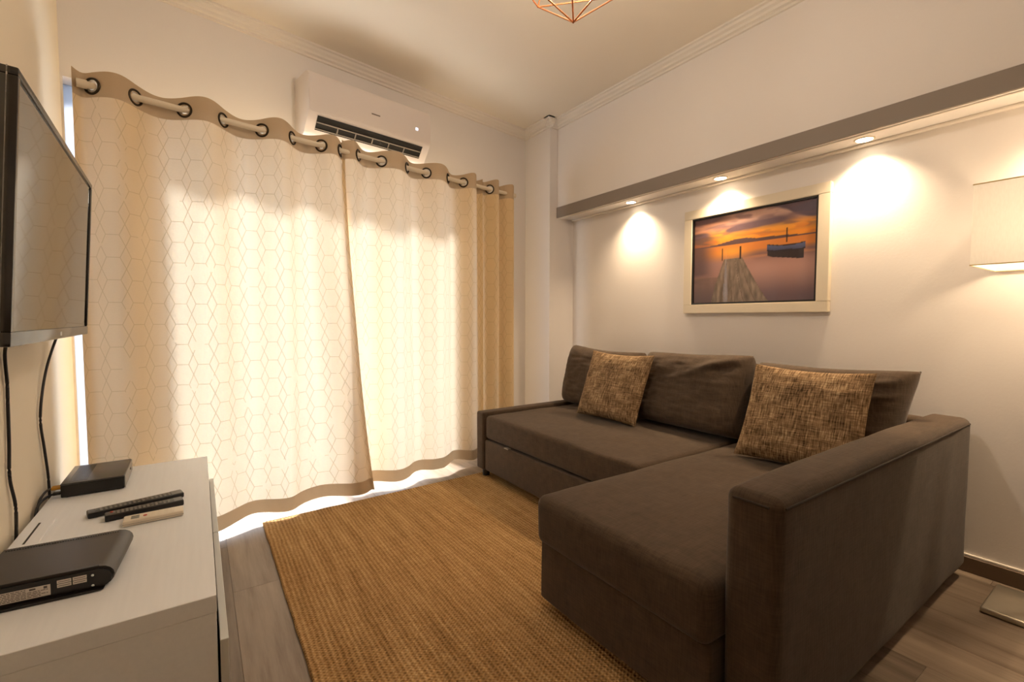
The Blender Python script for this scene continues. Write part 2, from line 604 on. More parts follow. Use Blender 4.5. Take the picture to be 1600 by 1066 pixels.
struct(MB().box(XL - T, XR + T, YB - T, 3.5, ZC, ZC + 0.1).build('ceiling', 'ceiling', smooth=False), 'plain warm white ceiling', 'ceiling')
struct(MB().prism([(XL - T, YB), (XL, YB), (XL, 2.83), (XL - T, 2.81)], lambda a, b: Vector((a, b, 0)), lambda a, b: Vector((a, b, ZC))).build('wall_left', 'wall_left', smooth=False), 'cream painted wall behind the television', 'wall')
struct(MB().box(XR, XR + T, YB, YP + 0.02, 0, ZC).build('wall_right', 'wall', smooth=False), 'white wall of the lit niche behind the sofa', 'wall')
struct(MB().box(XL - T, XR + T, YB - T, YB, 0, ZC).build('wall_back', 'wall', smooth=False), 'white wall behind the viewer', 'wall')
# window wall with its opening
m = MB()
def wbox(s0, s1, o0, o1, z0, z1, mm):
    prof = [(s0, o0), (s1, o0), (s1, o1), (s0, o1)]
    mm.prism(prof, lambda s, o: wp(s, o, z0), lambda s, o: wp(s, o, z1))
wbox(SL - 0.14, SLIT0, 0, 0.22, 0, ZC, m)
wbox(SLIT1, OPEN_S0, 0, 0.22, 0, ZC, m)
wbox(SLIT0, SLIT1, 0, 0.22, 2.12, ZC, m)
wbox(SLIT0, SLIT1, 0, 0.22, 0, OPEN_Z0, m)
wbox(OPEN_S1, SR + 0.15, 0, 0.22, 0, ZC, m)
wbox(OPEN_S0, OPEN_S1, 0, 0.22, OPEN_Z1, ZC, m)
wbox(OPEN_S0, OPEN_S1, 0, 0.22, -0.012, OPEN_Z0, m)
struct(m.build('wall_front', 'wall', smooth=False), 'white window wall behind the curtains', 'wall')
# pillar in the corner and bulkhead above the niche
pc = wp(SR, 0, 0)
m = MB()
m.prism([(XP, YP), (XR + T, YP), (XR + T, 3.5), (XP, 3.5)], lambda a, b: Vector((a, b, 0)), lambda a, b: Vector((a, b, ZC)))
struct(m.build('wall_pillar', 'wall', smooth=False), 'white corner pillar between curtain and niche', 'pillar')
ZF0, ZF1 = 1.886, 1.970
m = MB().box(XB, XR, YB, YP, ZF0, ZC)
struct(m.build('wall_bulkhead', 'wall', smooth=False), 'white bulkhead wall above the niche', 'wall')
m = MB().box(XB - 0.012, XB, YB, YP - 0.001, ZF0, ZF1, 0.002, 1)
struct(m.build('trim_1', 'fascia', smooth=False), 'grey painted band along the bulkhead edge', 'trim')
m = MB().box(XB + 0.012, XB + 0.022, YB, YP - 0.001, ZF0 - 0.006, ZF0, 0.002, 1)
m.box(XR - 0.03, XR, YB, YP - 0.001, ZF0 - 0.012, ZF0, 0.004, 2)
struct(m.build('trim_2', 'mould', smooth=False), 'thin white bead under the bulkhead', 'trim')
# crown moulding: stepped profile
CM = [(0, 0), (0.062, 0), (0.062, -0.010), (0.050, -0.014), (0.044, -0.026), (0.030, -0.034), (0.026, -0.046), (0.012, -0.052), (0.012, -0.064), (0, -0.066)]
m = MB().prism(CM, lambda o, z: wp(SL, -o, ZC + z), lambda o, z: wp(SR, -o, ZC + z))
struct(m.build('trim_3', 'mould', smooth=False), 'stepped white crown moulding over the curtains', 'trim')
m = MB().prism(CM, lambda o, z: Vector((XB - o, YB, ZC + z)), lambda o, z: Vector((XB - o, YP, ZC + z)))
struct(m.build('trim_4', 'mould', smooth=False), 'stepped white crown moulding over the bulkhead', 'trim')
m = MB().prism(CM, lambda o, z: Vector((XP - o, YP - 0.062, ZC + z)), lambda o, z: Vector((XP - o, pc.y, ZC + z)))
m.prism(CM, lambda o, z: Vector((XP - 0.062, YP - o, ZC + z)), lambda o, z: Vector((XB, YP - o, ZC + z)))
struct(m.build('trim_5', 'mould', smooth=False), 'crown moulding around the corner pillar', 'trim')
# baseboards
m = MB().box(XR - 0.014, XR, YB, YP, 0, 0.066, 0.003, 1)
bb = struct(m.build('baseboard_right', 'base', smooth=False), 'brown wooden baseboard of the right wall', 'baseboard')
MB().box(XR - 0.010, XR, YB, YP, 0.066, 0.076, 0.002, 1).build('cap_strip', 'mould', bb, smooth=False)
m = MB().box(XL, XL + 0.014, YB, 2.78, 0, 0.066, 0.003, 1)
struct(m.build('baseboard_left', 'base', smooth=False), 'brown wooden baseboard of the left wall', 'baseboard')
# balcony door in the opening
win = empty('window_1', wp((OPEN_S0 + OPEN_S1) / 2, 0.12, OPEN_Z0))
struct(win, 'white framed sliding balcony door behind the curtains', 'window')
wrot = Matrix.Translation(win.location).inverted()
def wframe(name, s0, s1, o0, o1, z0, z1, mat='pvc', parent=win):
    mm = MB(); wbox(s0, s1, o0, o1, z0, z1, mm)
    for v in mm.bm.verts:
        v.co = wrot @ v.co
    return mm.build(name, mat, parent, smooth=False)
FW = 0.05
wframe('frame_head', OPEN_S0, OPEN_S1, 0.09, 0.17, OPEN_Z1 - FW, OPEN_Z1)
wframe('frame_sill', OPEN_S0, OPEN_S1, 0.09, 0.17, OPEN_Z0, OPEN_Z0 + 0.03)
wframe('frame_jamb', OPEN_S0, OPEN_S0 + FW, 0.09, 0.17, OPEN_Z0 + 0.03, OPEN_Z1 - FW)
wframe('frame_jamb', OPEN_S1 - FW, OPEN_S1, 0.09, 0.17, OPEN_Z0 + 0.03, OPEN_Z1 - FW)
smid = (OPEN_S0 + OPEN_S1) / 2
for k, (a, b, o) in enumerate(((OPEN_S0 + FW, smid + 0.02, 0.10), (smid - 0.02, OPEN_S1 - FW, 0.135))):
    z0, z1 = OPEN_Z0 + 0.03, OPEN_Z1 - FW
    mm = MB()
    wbox(a, a + 0.04, o, o + 0.03, z0, z1, mm); wbox(b - 0.04, b, o, o + 0.03, z0, z1, mm)
    wbox(a + 0.04, b - 0.04, o, o + 0.03, z0, z0 + 0.05, mm); wbox(a + 0.04, b - 0.04, o, o + 0.03, z1 - 0.04, z1, mm)
    for v in mm.bm.verts: v.co = wrot @ v.co
    sash = mm.build('sash', 'pvc', win, smooth=False)
    wframe('pane', a + 0.04, b - 0.04, o + 0.012, o + 0.018, z0 + 0.05, z1 - 0.04, 'pane', sash)
slit = empty('light_slit', wp((SLIT0 + SLIT1) / 2, 0.10, OPEN_Z0))  # added opening, only for its glow beside the curtain
struct(slit, 'narrow frosted light slit added in the corner behind the curtain edge', 'window')
mm = MB(); wbox(SLIT0, SLIT1, 0.10, 0.108, OPEN_Z0, 2.12, mm)
for v in mm.bm.verts: v.co -= Vector(slit.location)
mm.build('pane', 'diffuser', slit, smooth=False)
m = MB()
wbox(-3.3, -0.3, 0.225, 1.9, -0.2, 0.0, m)
struct(m.build('balcony_slab', 'slab', smooth=False), 'pale concrete balcony floor outside the door', 'balcony')

# ================================================================== SOFA
RUG_Z = 0.012
sofa = tag(empty('corner_sofa', (1.9, 1.6, 0)), 'brown grey linen corner sofa bed with chaise on the jute rug', 'sofa')
sofa_loc = Vector(sofa.location)
def sp(mb, name, mat='sofa', parent=sofa, **kw):
    for v in mb.bm.verts:
        v.co -= sofa_loc
    return mb.build(name, mat, parent, **kw)
# chaise
sp(MB().soft(1.008, 2.44, 0.632, 1.306, 0.045, 0.262, 0.012, 0, 0.002, 0.06, 1.0), 'chaise_base')
sp(MB().soft(0.992, 2.44, 0.628, 1.318, 0.250, 0.424, 0.034, 0.010, 0.004, 0.03, 2.0), 'chaise_cushion')
# bench with the pull-out bed
sp(MB().soft(1.545, 2.44, 1.320, 2.598, 0.272, 0.424, 0.024, 0.008, 0.004, 0.03, 3.0), 'seat_cushion')
sp(MB().soft(1.540, 2.20, 1.322, 2.596, 0.062, 0.264, 0.012, 0, 0.0015, 0.06, 4.0), 'drawer_front')
sp(MB().box(1.575, 2.4, 1.33, 2.59, 0.262, 0.276), 'drawer_gap', 'foot', smooth=False)
for yy in (2.33, 1.57):
    sp(MB().box(1.530, 1.556, yy - 0.022, yy + 0.022, 0.264, 0.270, 0.002, 1), 'pull_tab', 'tab')
sp(MB().soft(1.530, 2.585, 2.602, 2.688, 0.06, 0.442, 0.014, 0.002, 0.0015, 0.06, 5.0), 'end_panel')
# armrest
arm = sp(MB().soft(1.045, 2.585, 0.495, 0.628, 0.045, 0.658, 0.028, 0.010, 0.003, 0.04, 6.0), 'armrest')
def pipe(pts, parent):
    mm = MB().tube(pts, 0.0028, 6)
    return sp(mm, 'piping', 'seam', parent)
pipe([(1.07, 0.4955, 0.636), (1.4, 0.4930, 0.638), (1.8, 0.4925, 0.638), (2.3, 0.4930, 0.638), (2.56, 0.4955, 0.636)], arm)
pipe([(1.0455, 0.52, 0.636), (1.0435, 0.56, 0.638), (1.0455, 0.604, 0.636)], arm)
# back
sp(MB().soft(2.505, 2.585, 0.632, 2.598, 0.06, 0.64, 0.02, 0.004, 0.002, 0.06, 7.0), 'back_panel')
for (fx, fy, on) in ((1.10, 0.72, 1), (1.10, 1.22, 1), (1.10, 0.55, 0), (2.50, 0.555, 0), (1.58, 2.645, 1), (2.50, 2.645, 0), (2.50, 1.6, 0), (1.70, 1.45, 0), (1.72, 2.45, 0)):
    z0 = RUG_Z if on else 0.0
    sp(MB().cyl((fx, fy, z0), (fx, fy, 0.068), 0.024, 16), 'foot', 'foot')

# loose cushions and pillows -------------------------------------------------
def pillow_mesh(W, H, T, base, right, up, nrm, p=4.0, q=0.5, pinch=0.05, wr=0.006, seed=0.0, n=44, sag=0.0, lift=(0, 0, 0, 0), heavy=0.12, folds=(), shear=0.0, taper=0.0, cr=0.0, flare=(0.0, 0.0)):
    """two bulged faces meeting in a seam; base = middle of the bottom edge"""
    bm = bmesh.new()
    uvl = bm.loops.layers.uv.new('UVMap')
    base, right, up, nrm = Vector(base), Vector(right).normalized(), Vector(up).normalized(), Vector(nrm).normalized()
    def pos(i, j, side):
        u = -1 + 2 * i / n; v = -1 + 2 * j / n
        u = math.copysign(abs(u) ** 0.85, u); v = math.copysign(abs(v) ** 0.85, v)
        th = T / 2 * (max(0.0, 1 - abs(u) ** p) * max(0.0, 1 - abs(v) ** p)) ** q
        th *= 1 - heavy * v
        x = W / 2 * u * (1 - pinch * (1 - v * v) * abs(u) ** 3)
        y = H / 2 * v * (1 - pinch * (1 - u * u) * abs(v) ** 3)
        y -= sag * (1 - u * u) * max(0, v)
        k_ = 1 - cr * (abs(u) * abs(v)) ** 4
        x *= k_; y *= k_
        cu, cv = (u + 1) / 2, (v + 1) / 2
        x = x * (1 - taper * cv + flare[0] * cv ** 3) + shear * cv + flare[1] * cv ** 3
        y += (lift[0] * (1 - cu) + lift[1] * cu) * cv ** 3
        P = Vector((u * W, v * H, seed))
        edge = (1 - abs(u) ** 6) * (1 - abs(v) ** 6)
        wn = noise.noise(P * 7) + 0.6 * noise.noise(Vector((u * W * 5, v * H * 22, seed + side * 3))) 
        th += wr * wn * edge
        for (fu, fv, du, dv, amp, wid, ln) in folds:
            a_ = (u - fu) * du + (v - fv) * dv; b_ = -(u - fu) * dv + (v - fv) * du
            if 0 <= a_ <= ln and side > 0:
                th += amp * math.exp(-(b_ / wid) ** 2) * math.sin(math.pi * min(1, a_ / ln + 0.12)) * edge
        th = max(th, 0.0)
        d = nrm * (th * side) 
        return base + right * x + up * (H / 2 + y) + d
    top = [[None] * (n + 1) for _ in range(n + 1)]
    bot = [[None] * (n + 1) for _ in range(n + 1)]
    for i in range(n + 1):
        for j in range(n + 1):
            top[i][j] = bm.verts.new(pos(i, j, 1))
            bot[i][j] = top[i][j] if (i in (0, n) or j in (0, n)) else bm.verts.new(pos(i, j, -1))
    for i in range(n):
        for j in range(n):
            for g, rev in ((top, 0), (bot, 1)):
                vs = [g[i][j], g[i + 1][j], g[i + 1][j + 1], g[i][j + 1]]
                uv = [(i / n, j / n), ((i + 1) / n, j / n), ((i + 1) / n, (j + 1) / n), (i / n, (j + 1) / n)]
                if rev:
                    vs.reverse(); uv.reverse()
                try:
                    f = bm.faces.new(vs)
                except ValueError:
                    continue
                for lp, c in zip(f.loops, uv):
                    lp[uvl].uv = c
    mb = MB(); mb.bm.free(); mb.bm = bm
    return mb
SEAT = 0.434
def lean(deg, yaw=0.0):
    a, yw = math.radians(deg), math.radians(yaw)
    right = Vector((math.sin(yw), -math.cos(yw), 0))
    back = Vector((math.cos(yw), math.sin(yw), 0))
    up = Vector((0, 0, 1)) * math.cos(a) + back * math.sin(a)
    nrm = -(back * math.cos(a)) + Vector((0, 0, 1)) * math.sin(a)
    return right, up, nrm
CUSH = [((2.262, 2.290, SEAT), 0.70, 0.425, 0.225, 12, 1.0, 0.022, (0.024, 0.004), 'brown grey sofa back cushion nearest the curtains'),
        ((2.270, 1.594, SEAT), 0.68, 0.425, 0.25, 12, 4.0, 0.010, (0.012, 0.030), 'middle brown grey sofa back cushion with a pulled up corner'),
        ((2.275, 0.946, SEAT), 0.62, 0.425, 0.23, 12, 9.0, 0.016, (0.000, 0.012), 'brown grey sofa back cushion beside the armrest')]
for (b, W, H, T_, dg, seed, sag, lift, lab) in CUSH:
    r_, u_, n_ = lean(dg)
    fo = {1.0: [(0.95, 0.62, -1.0, 0.06, 0.020, 0.10, 0.9)], 4.0: [(0.97, 0.95, -0.86, -0.5, 0.030, 0.11, 1.3), (0.97, 0.70, -0.97, -0.25, -0.022, 0.10, 0.9)],
          9.0: [(0.97, 0.75, -0.97, -0.25, 0.018, 0.07, 0.6), (0.97, 0.45, -0.95, -0.3, 0.016, 0.07, 0.6), (-0.97, 0.75, 0.95, -0.3, 0.012, 0.08, 0.5)]}[seed]
    mb = pillow_mesh(W, H, T_, b, r_, u_, n_, 5.0, 0.42, 0.03, 0.010, seed, 56, sag, lift, folds=fo, cr=0.055, flare=(0.07, 0.030) if seed == 9.0 else (0.0, 0.0))
    tag(mb.build('back_cushion', 'cushion', None, loc=Vector(b), ang=80), lab, 'cushion', 'loose back cushions of the sofa')
PIL = [((2.058, 2.030, SEAT + 0.002), 0.475, 0.425, 0.13, 13, 3, 21.0, 'woven jute brown throw pillow against the cushion nearest the curtains'),
       ((2.048, 0.932, SEAT + 0.002), 0.485, 0.425, 0.13, 13, 5, 33.0, 'woven jute brown throw pillow leaning beside the armrest')]
for (b, W, H, T_, dg, yaw, seed, lab) in PIL:
    r_, u_, n_ = lean(dg, yaw)
    roll = math.radians(-0.5)
    r2 = r_ * math.cos(roll) + u_ * math.sin(roll)
    u2 = u_ * math.cos(roll) - r_ * math.sin(roll)
    mb = pillow_mesh(W, H, T_, b, r2, u2, n_, 3.0, 0.62, 0.05, 0.010, seed, 48, 0.006, (0.0, 0.0), shear=0.055 if seed < 30 else 0.028, taper=0.0 if seed < 30 else 0.07)
    zmin = min(v.co.z for v in mb.bm.verts)
    for v in mb.bm.verts:
        v.co.z += SEAT + 0.001 - zmin
    tag(mb.build('throw_pillow', 'pillow', None, loc=Vector(b), ang=80), lab, 'pillow', 'throw pillows on the sofa')

# ================================================================== RUG
rug = tag(empty('jute_rug', (0.95, 1.5, 0)), 'brown woven jute rug on the plank floor', 'rug')
bm = bmesh.new()
x0, x1, y0, y1 = 0.252, 1.66, 0.66, 2.655
nx, ny = 60, 100
g = []
for i in range(nx + 1):
    row = []
    for j in range(ny + 1):
        px = x0 + (x1 - x0) * i / nx; py = y0 + (y1 - y0) * j / ny
        py += 0.030 * (px - x0) * (j / ny)
        px += 0.003 * math.sin(py * 9.0) * (1 if i == 0 else 0) + (0.004 * noise.noise(Vector((px * 3, py * 8, 0))) if i in (0, nx) else 0)
        row.append(bm.verts.new((px - 0.95, py - 1.5, 0.0105 + 0.0008 * noise.noise(Vector((px * 40, py * 40, 0))))))
    g.append(row)
for i in range(nx):
    for j in range(ny):
        bm.faces.new((g[i][j], g[i + 1][j], g[i + 1][j + 1], g[i][j + 1]))
bd = [e for e in bm.edges if e.is_boundary]
r = bmesh.ops.extrude_edge_only(bm, edges=bd)
for v in [q for q in r['geom'] if isinstance(q, bmesh.types.BMVert)]:
    v.co.z = 0.0005
mb = MB(); mb.bm.free(); mb.bm = bm
mb.build('rug_weave', 'rug', rug, ang=60)
# bound edges
for pts in ([(x0 - 0.95, y0 - 1.5 + (y1 - y0) * k / 60, 0.0065) for k in range(61)], [(x0 - 0.95 + (x1 - x0) * k / 30, y1 - 1.5 + 0.030 * (x1 - x0) * k / 30, 0.0065) for k in range(31)]):
    MB().tube([(p[0] + 0.002 * noise.noise(Vector(p) * 12), p[1], p[2]) for p in pts], 0.006, 8).build('bound_edge', 'rug', rug)

# ================================================================== CURTAINS AND ROD
CO = -0.27                       # offset of the curtain plane from the window wall
ZROD = 2.008
rod = tag(empty('curtain_rod', wp(-1.65, CO, ZROD)), 'cream curtain rod above the balcony door', 'curtain rod')
def rp(mb, name, mat, parent=rod):
    for v in mb.bm.verts:
        v.co -= Vector(rod.location)
    return mb.build(name, mat, parent)
rp(MB().cyl(wp(-2.835, CO, ZROD), wp(-0.42, CO, ZROD), 0.0140, 20), 'pole', 'rod')
rp(MB().cyl(wp(-2.862, CO, ZROD), wp(-2.830, CO, ZROD), 0.0165, 20, 0.0175), 'finial', 'rod')
rp(MB().cyl(wp(-0.425, CO, ZROD), wp(-0.39, CO, ZROD), 0.0175, 20), 'finial', 'rod')
for s in (-2.42, -0.60):
    rp(MB().cyl(wp(s, CO + 0.01, ZROD), wp(s, -0.002, ZROD), 0.008, 12).cyl(wp(s, -0.012, ZROD), wp(s, -0.001, ZROD), 0.028, 20), 'bracket', 'rod')

def fold_fn(knots, amp):
    """knots: list of (s, kind) crossings of the rod; between them the cloth is in front (-1) or behind (+1)"""
    def f(s):
        for (a, b, sg, k) in knots:
            if a <= s <= b:
                return sg * amp * k * math.sin(math.pi * (s - a) / (b - a))
        return 0.0
    return f
def curtain(name, label, s0, s1, knots, ztop, zbot, sbot, eyelets, endfn, dens=0.0085, seed=0.0):
    """sbot(s) maps the s at the rod to the s at the hem; endfn(s, t) adds an extra offset"""
    root = tag(empty(name, wp((s0 + s1) / 2, CO, zbot)), label, 'curtain', 'pair of cream curtains')
    f = fold_fn(knots, 0.043)
    ns = int((s1 - s0) / dens)
    zs = []
    z = ztop
    while z > zbot + 0.004:
        zs.append(z)
        z -= 0.0125 if z > ztop - 0.14 else (0.02 if z < zbot + 0.1 else 0.034)
    zs.append(zbot)
    cols = [s0 + (s1 - s0) * i / ns for i in range(ns + 1)]
    def pt(s, z):
        t = (ztop - z) / (ztop - zbot)
        o = f(s) * (1 - 0.30 * smoothstep(0.05, 0.9, t))
        o += 0.010 * t * noise.noise(Vector((s * 4.0, z * 0.7, seed))) + 0.006 * t * noise.noise(Vector((s * 14.0, z * 1.1, seed + 5)))
        o += endfn(s, t)
        ss = s + (sbot(s) - s) * t ** 2.4 + 0.012 * t * noise.noise(Vector((s * 3, z * 0.8, seed + 9)))
        zz = z
        if t < 0.08:
            zz += (0.012 * noise.noise(Vector((s * 6, 0, seed))) + (0.010 if f(s) < 0 else -0.008) * abs(f(s)) / 0.043) * (1 - t / 0.08)
        if t > 0.9:
            zz += (0.018 * noise.noise(Vector((s * 2.5, 3, seed))) + 0.006 * (1 if f(s) > 0 else -1) * abs(f(s)) / 0.043) * (t - 0.9) / 0.1
        return wp(ss, CO + o, zz)
    arc = [0.0]
    for i in range(ns):
        arc.append(arc[-1] + (pt(cols[i + 1], 1.4) - pt(cols[i], 1.4)).length)
    holes = [(e, ZROD) for e in eyelets]
    HEAD, HEM = ztop - 0.098, zbot + 0.062
    k1 = min(range(len(zs)), key=lambda k: abs(zs[k] - HEAD))
    k2 = min(range(len(zs)), key=lambda k: abs(zs[k] - HEM))
    base = Vector(root.location)
    for (nm, ka, kb, mat) in (('heading_band', 0, k1, 'curtain2'), ('cloth', k1, k2, 'curtain'), ('hem_band', k2, len(zs) - 1, 'curtain2')):
        bm = bmesh.new()
        uvl = bm.loops.layers.uv.new('UVMap')
        grid = [[bm.verts.new(pt(s, zs[k]) - base) for k in range(ka, kb + 1)] for s in cols]
        for i in range(ns):
            for k in range(kb - ka):
                if nm == 'heading_band':
                    sc, zc = (cols[i] + cols[i + 1]) / 2, (zs[ka + k] + zs[ka + k + 1]) / 2
                    if any((1.35 * (sc - hs)) ** 2 + (zc - hz) ** 2 < 0.0195 ** 2 for hs, hz in holes):
                        continue
                fc = bm.faces.new((grid[i][k], grid[i][k + 1], grid[i + 1][k + 1], grid[i + 1][k]))
                for lp, (a, b) in zip(fc.loops, ((i, k), (i, k + 1), (i + 1, k + 1), (i + 1, k))):
                    lp[uvl].uv = (arc[a], zs[ka + b])
        mb = MB(); mb.bm.free(); mb.bm = bm
        mb.build(nm, mat, root, ang=80, recalc=False)
    for e in eyelets:
        p = pt(e, ZROD); p.z = ZROD
        tg = (pt(e + 0.006, ZROD) - pt(e - 0.006, ZROD)); tg.z = 0; tg.normalize()
        ax = tg.cross(Vector((0, 0, 1)))
        gr = MB().torus(p - base, ax, 0.0300, 0.0050).build('grommet', 'bronze', root)
        mm = MB()
        q = Vector((0, 0, 1)).rotation_difference(ax)
        n = 28
        ra = [mm.bm.verts.new(p - base + q @ Vector((0.0160 * math.cos(2 * math.pi * k / n), 0.0160 * math.sin(2 * math.pi * k / n), 0))) for k in range(n)]
        rb = [mm.bm.verts.new(p - base + q @ Vector((0.0300 * math.cos(2 * math.pi * k / n), 0.0300 * math.sin(2 * math.pi * k / n), 0))) for k in range(n)]
        for k in range(n):
            mm.bm.faces.new((ra[k], ra[(k + 1) % n], rb[(k + 1) % n], rb[k]))
        mm.build('eyelet', 'steel', gr)
    return root

KL = [(-2.875, -2.815, 1, 0.55), (-2.815, -2.676, -1, 0.95), (-2.676, -2.503, 1, 1), (-2.503, -2.349, -1, 1), (-2.349, -2.180, 1, 1),
      (-2.180, -2.033, -1, 1), (-2.033, -1.882, 1, 1), (-1.882, -1.776, -1, 0.8), (-1.776, -1.745, 1, 0.3)]
KR = [(-1.765, -1.740, 1, 0.2), (-1.740, -1.667, -1, 0.55), (-1.667, -1.520, 1, 1), (-1.520, -1.343, -1, 1), (-1.343, -1.200, 1, 1), (-1.200, -1.026, -1, 1),
      (-1.026, -0.894, 1, 1), (-0.894, -0.775, -1, 1), (-0.775, -0.715, 1, 1.1), (-0.715, -0.650, 1, 0.8), (-0.650, -0.560, -1, 0.9), (-0.560, -0.500, 1, 1.1), (-0.500, -0.400, -1, 0.7)]
def sbl(s):
    k = smoothstep(-2.05, -1.745, s)
    return s + 0.118 * k
def endl(s, t):
    k = smoothstep(-1.95, -1.76, s)
    return -0.060 * k * smoothstep(0.02, 0.6, t)
def sbr(s):
    return s + 0.02 * smoothstep(-1.5, -1.76, s)
def endr(s, t):
    k = 1 - smoothstep(-1.70, -1.52, s)
    return 0.045 * k * smoothstep(0.0, 0.4, t)
curtain('curtain', 'cream hexagon patterned curtain hanging nearest the television', -2.875, -1.747, KL, 2.064, 0.040, sbl,
        [-2.815, -2.676, -2.503, -2.349, -2.180, -2.033, -1.882, -1.776], endl, seed=2.0)
curtain('curtain', 'cream hexagon patterned curtain bunched at its end beside the sofa', -1.765, -0.400, KR, 2.068, 0.045, sbr,
        [-1.667, -1.520, -1.343, -1.200, -1.026, -0.894, -0.650], endr, seed=7.0)

# ================================================================== AIR CONDITIONER
acS = -1.52
ac = tag(empty('air_conditioner', wp(acS, 0, 2.10), WA), 'white split air conditioner on the wall above the curtains', 'air conditioner')
# local frame: x along the wall, -y into the room, z up from the bottom
HW = 0.398
prof = [(0, 0.335), (-0.165, 0.335), (-0.192, 0.327), (-0.204, 0.305), (-0.206, 0.20), (-0.203, 0.125), (-0.197, 0.112), (-0.128, 0.022), (-0.108, 0.008), (-0.06, 0.0), (0, 0.0)]
MB().prism(prof, lambda y, z: Vector((-HW, y, z)), lambda y, z: Vector((HW, y, z))).build('housing', 'ac', ac, ang=40)
pr = [(-0.165, 0.3355), (-0.193, 0.3285), (-0.2075, 0.306), (-0.2105, 0.20), (-0.2085, 0.128), (-0.203, 0.117), (-0.198, 0.120), (-0.198, 0.30), (-0.165, 0.325)]
MB().prism(pr, lambda y, z: Vector((-HW + 0.002, y, z)), lambda y, z: Vector((HW - 0.002, y, z))).build('front_panel', 'ac', ac, ang=40)
# outlet in the sloping lower face
A, B = Vector((0, -0.1985, 0.110)), Vector((0, -0.1265, 0.018))
dn = (B - A).normalized(); nn = Vector((0, dn.z, -dn.y))
if nn.y > 0: nn = -nn
def acq(x0, x1, a, b, lift, mm, th=0.002):
    P = [A + dn * a, A + dn * b]
    q = [Vector((x0, 0, 0)) + P[0], Vector((x1, 0, 0)) + P[0], Vector((x1, 0, 0)) + P[1], Vector((x0, 0, 0)) + P[1]]
    mm.prism([(i,) for i in range(4)], lambda i: q[i] + nn * lift, lambda i: q[i] + nn * (lift - th))
mm = MB(); acq(-0.345, 0.345, 0.012, 0.094, 0.0012, mm)
MB_out = mm.build('outlet', 'acdark', ac, smooth=False)
mm = MB(); acq(-0.345, 0.345, 0.046, 0.052, 0.006, mm, 0.006); mm.build('louvre_blade', 'acvane', ac, smooth=False)
mm = MB(); acq(-0.345, 0.345, 0.083, 0.088, 0.006, mm, 0.006); mm.build('louvre_blade', 'acvane', ac, smooth=False)
for k in range(5):
    xx = -0.22 + k * 0.11
    mm = MB(); acq(xx - 0.003, xx + 0.003, 0.050, 0.086, 0.0045, mm, 0.004); mm.build('fin', 'acvane', ac, smooth=False)
MB().box(-0.028, 0.028, -0.2118, -0.2105, 0.196, 0.203).build('badge', 'acmark', ac, smooth=False)
MB().box(0.281, 0.299, -0.2122, -0.2102, 0.188, 0.204, 0.002, 1).build('display', 'acled', ac, smooth=False)

# ================================================================== PICTURE
FY0, FY1, FZ0, FZ1 = 1.043, 1.880, 1.093, 1.743
pic = tag(empty('framed_picture', (XR, (FY0 + FY1) / 2, FZ0)), 'cream framed photograph of a jetty and boat at sunset', 'picture')
pl = Vector(pic.location)
def pp(mb, name, mat, parent=pic, **kw):
    for v in mb.bm.verts: v.co -= pl
    return mb.build(name, mat, parent, **kw)
fw = 0.056
XF0, XF1 = XR - 0.034, XR
for (a, b, c, d) in ((FY0, FY1, FZ0, FZ0 + fw), (FY0, FY1, FZ1 - fw, FZ1)):
    mm = MB().prism([(FY0, c), (FY1, c), (FY1, d), (FY0, d)] if c == FZ0 else [(FY0, c), (FY1, c), (FY1, d), (FY0, d)], lambda y, z: Vector((XF0, y, z)), lambda y, z: Vector((XF1, y, z)))
    bmesh.ops.bevel(mm.bm, geom=mm.bm.edges[:], offset=0.003, segments=2, affect='EDGES')
    pp(mm, 'frame_rail', 'frame')
for (a, b) in ((FY0, FY0 + fw), (FY1 - fw, FY1)):
    mm = MB().box(XF0, XF1, a, b, FZ0 + fw, FZ1 - fw, 0.002, 1)
    pp(mm, 'frame_stile', 'frame')
iy0, iy1, iz0, iz1 = FY0 + fw, FY1 - fw, FZ0 + fw, FZ1 - fw
lw = 0.010
for (a, b, c, d) in ((iy0, iy1, iz0, iz0 + lw), (iy0, iy1, iz1 - lw, iz1), (iy0, iy0 + lw, iz0 + lw, iz1 - lw), (iy1 - lw, iy1, iz0 + lw, iz1 - lw)):
    pp(MB().box(XR - 0.028, XR - 0.012, a, b, c, d), 'liner', 'blackliner', smooth=False)
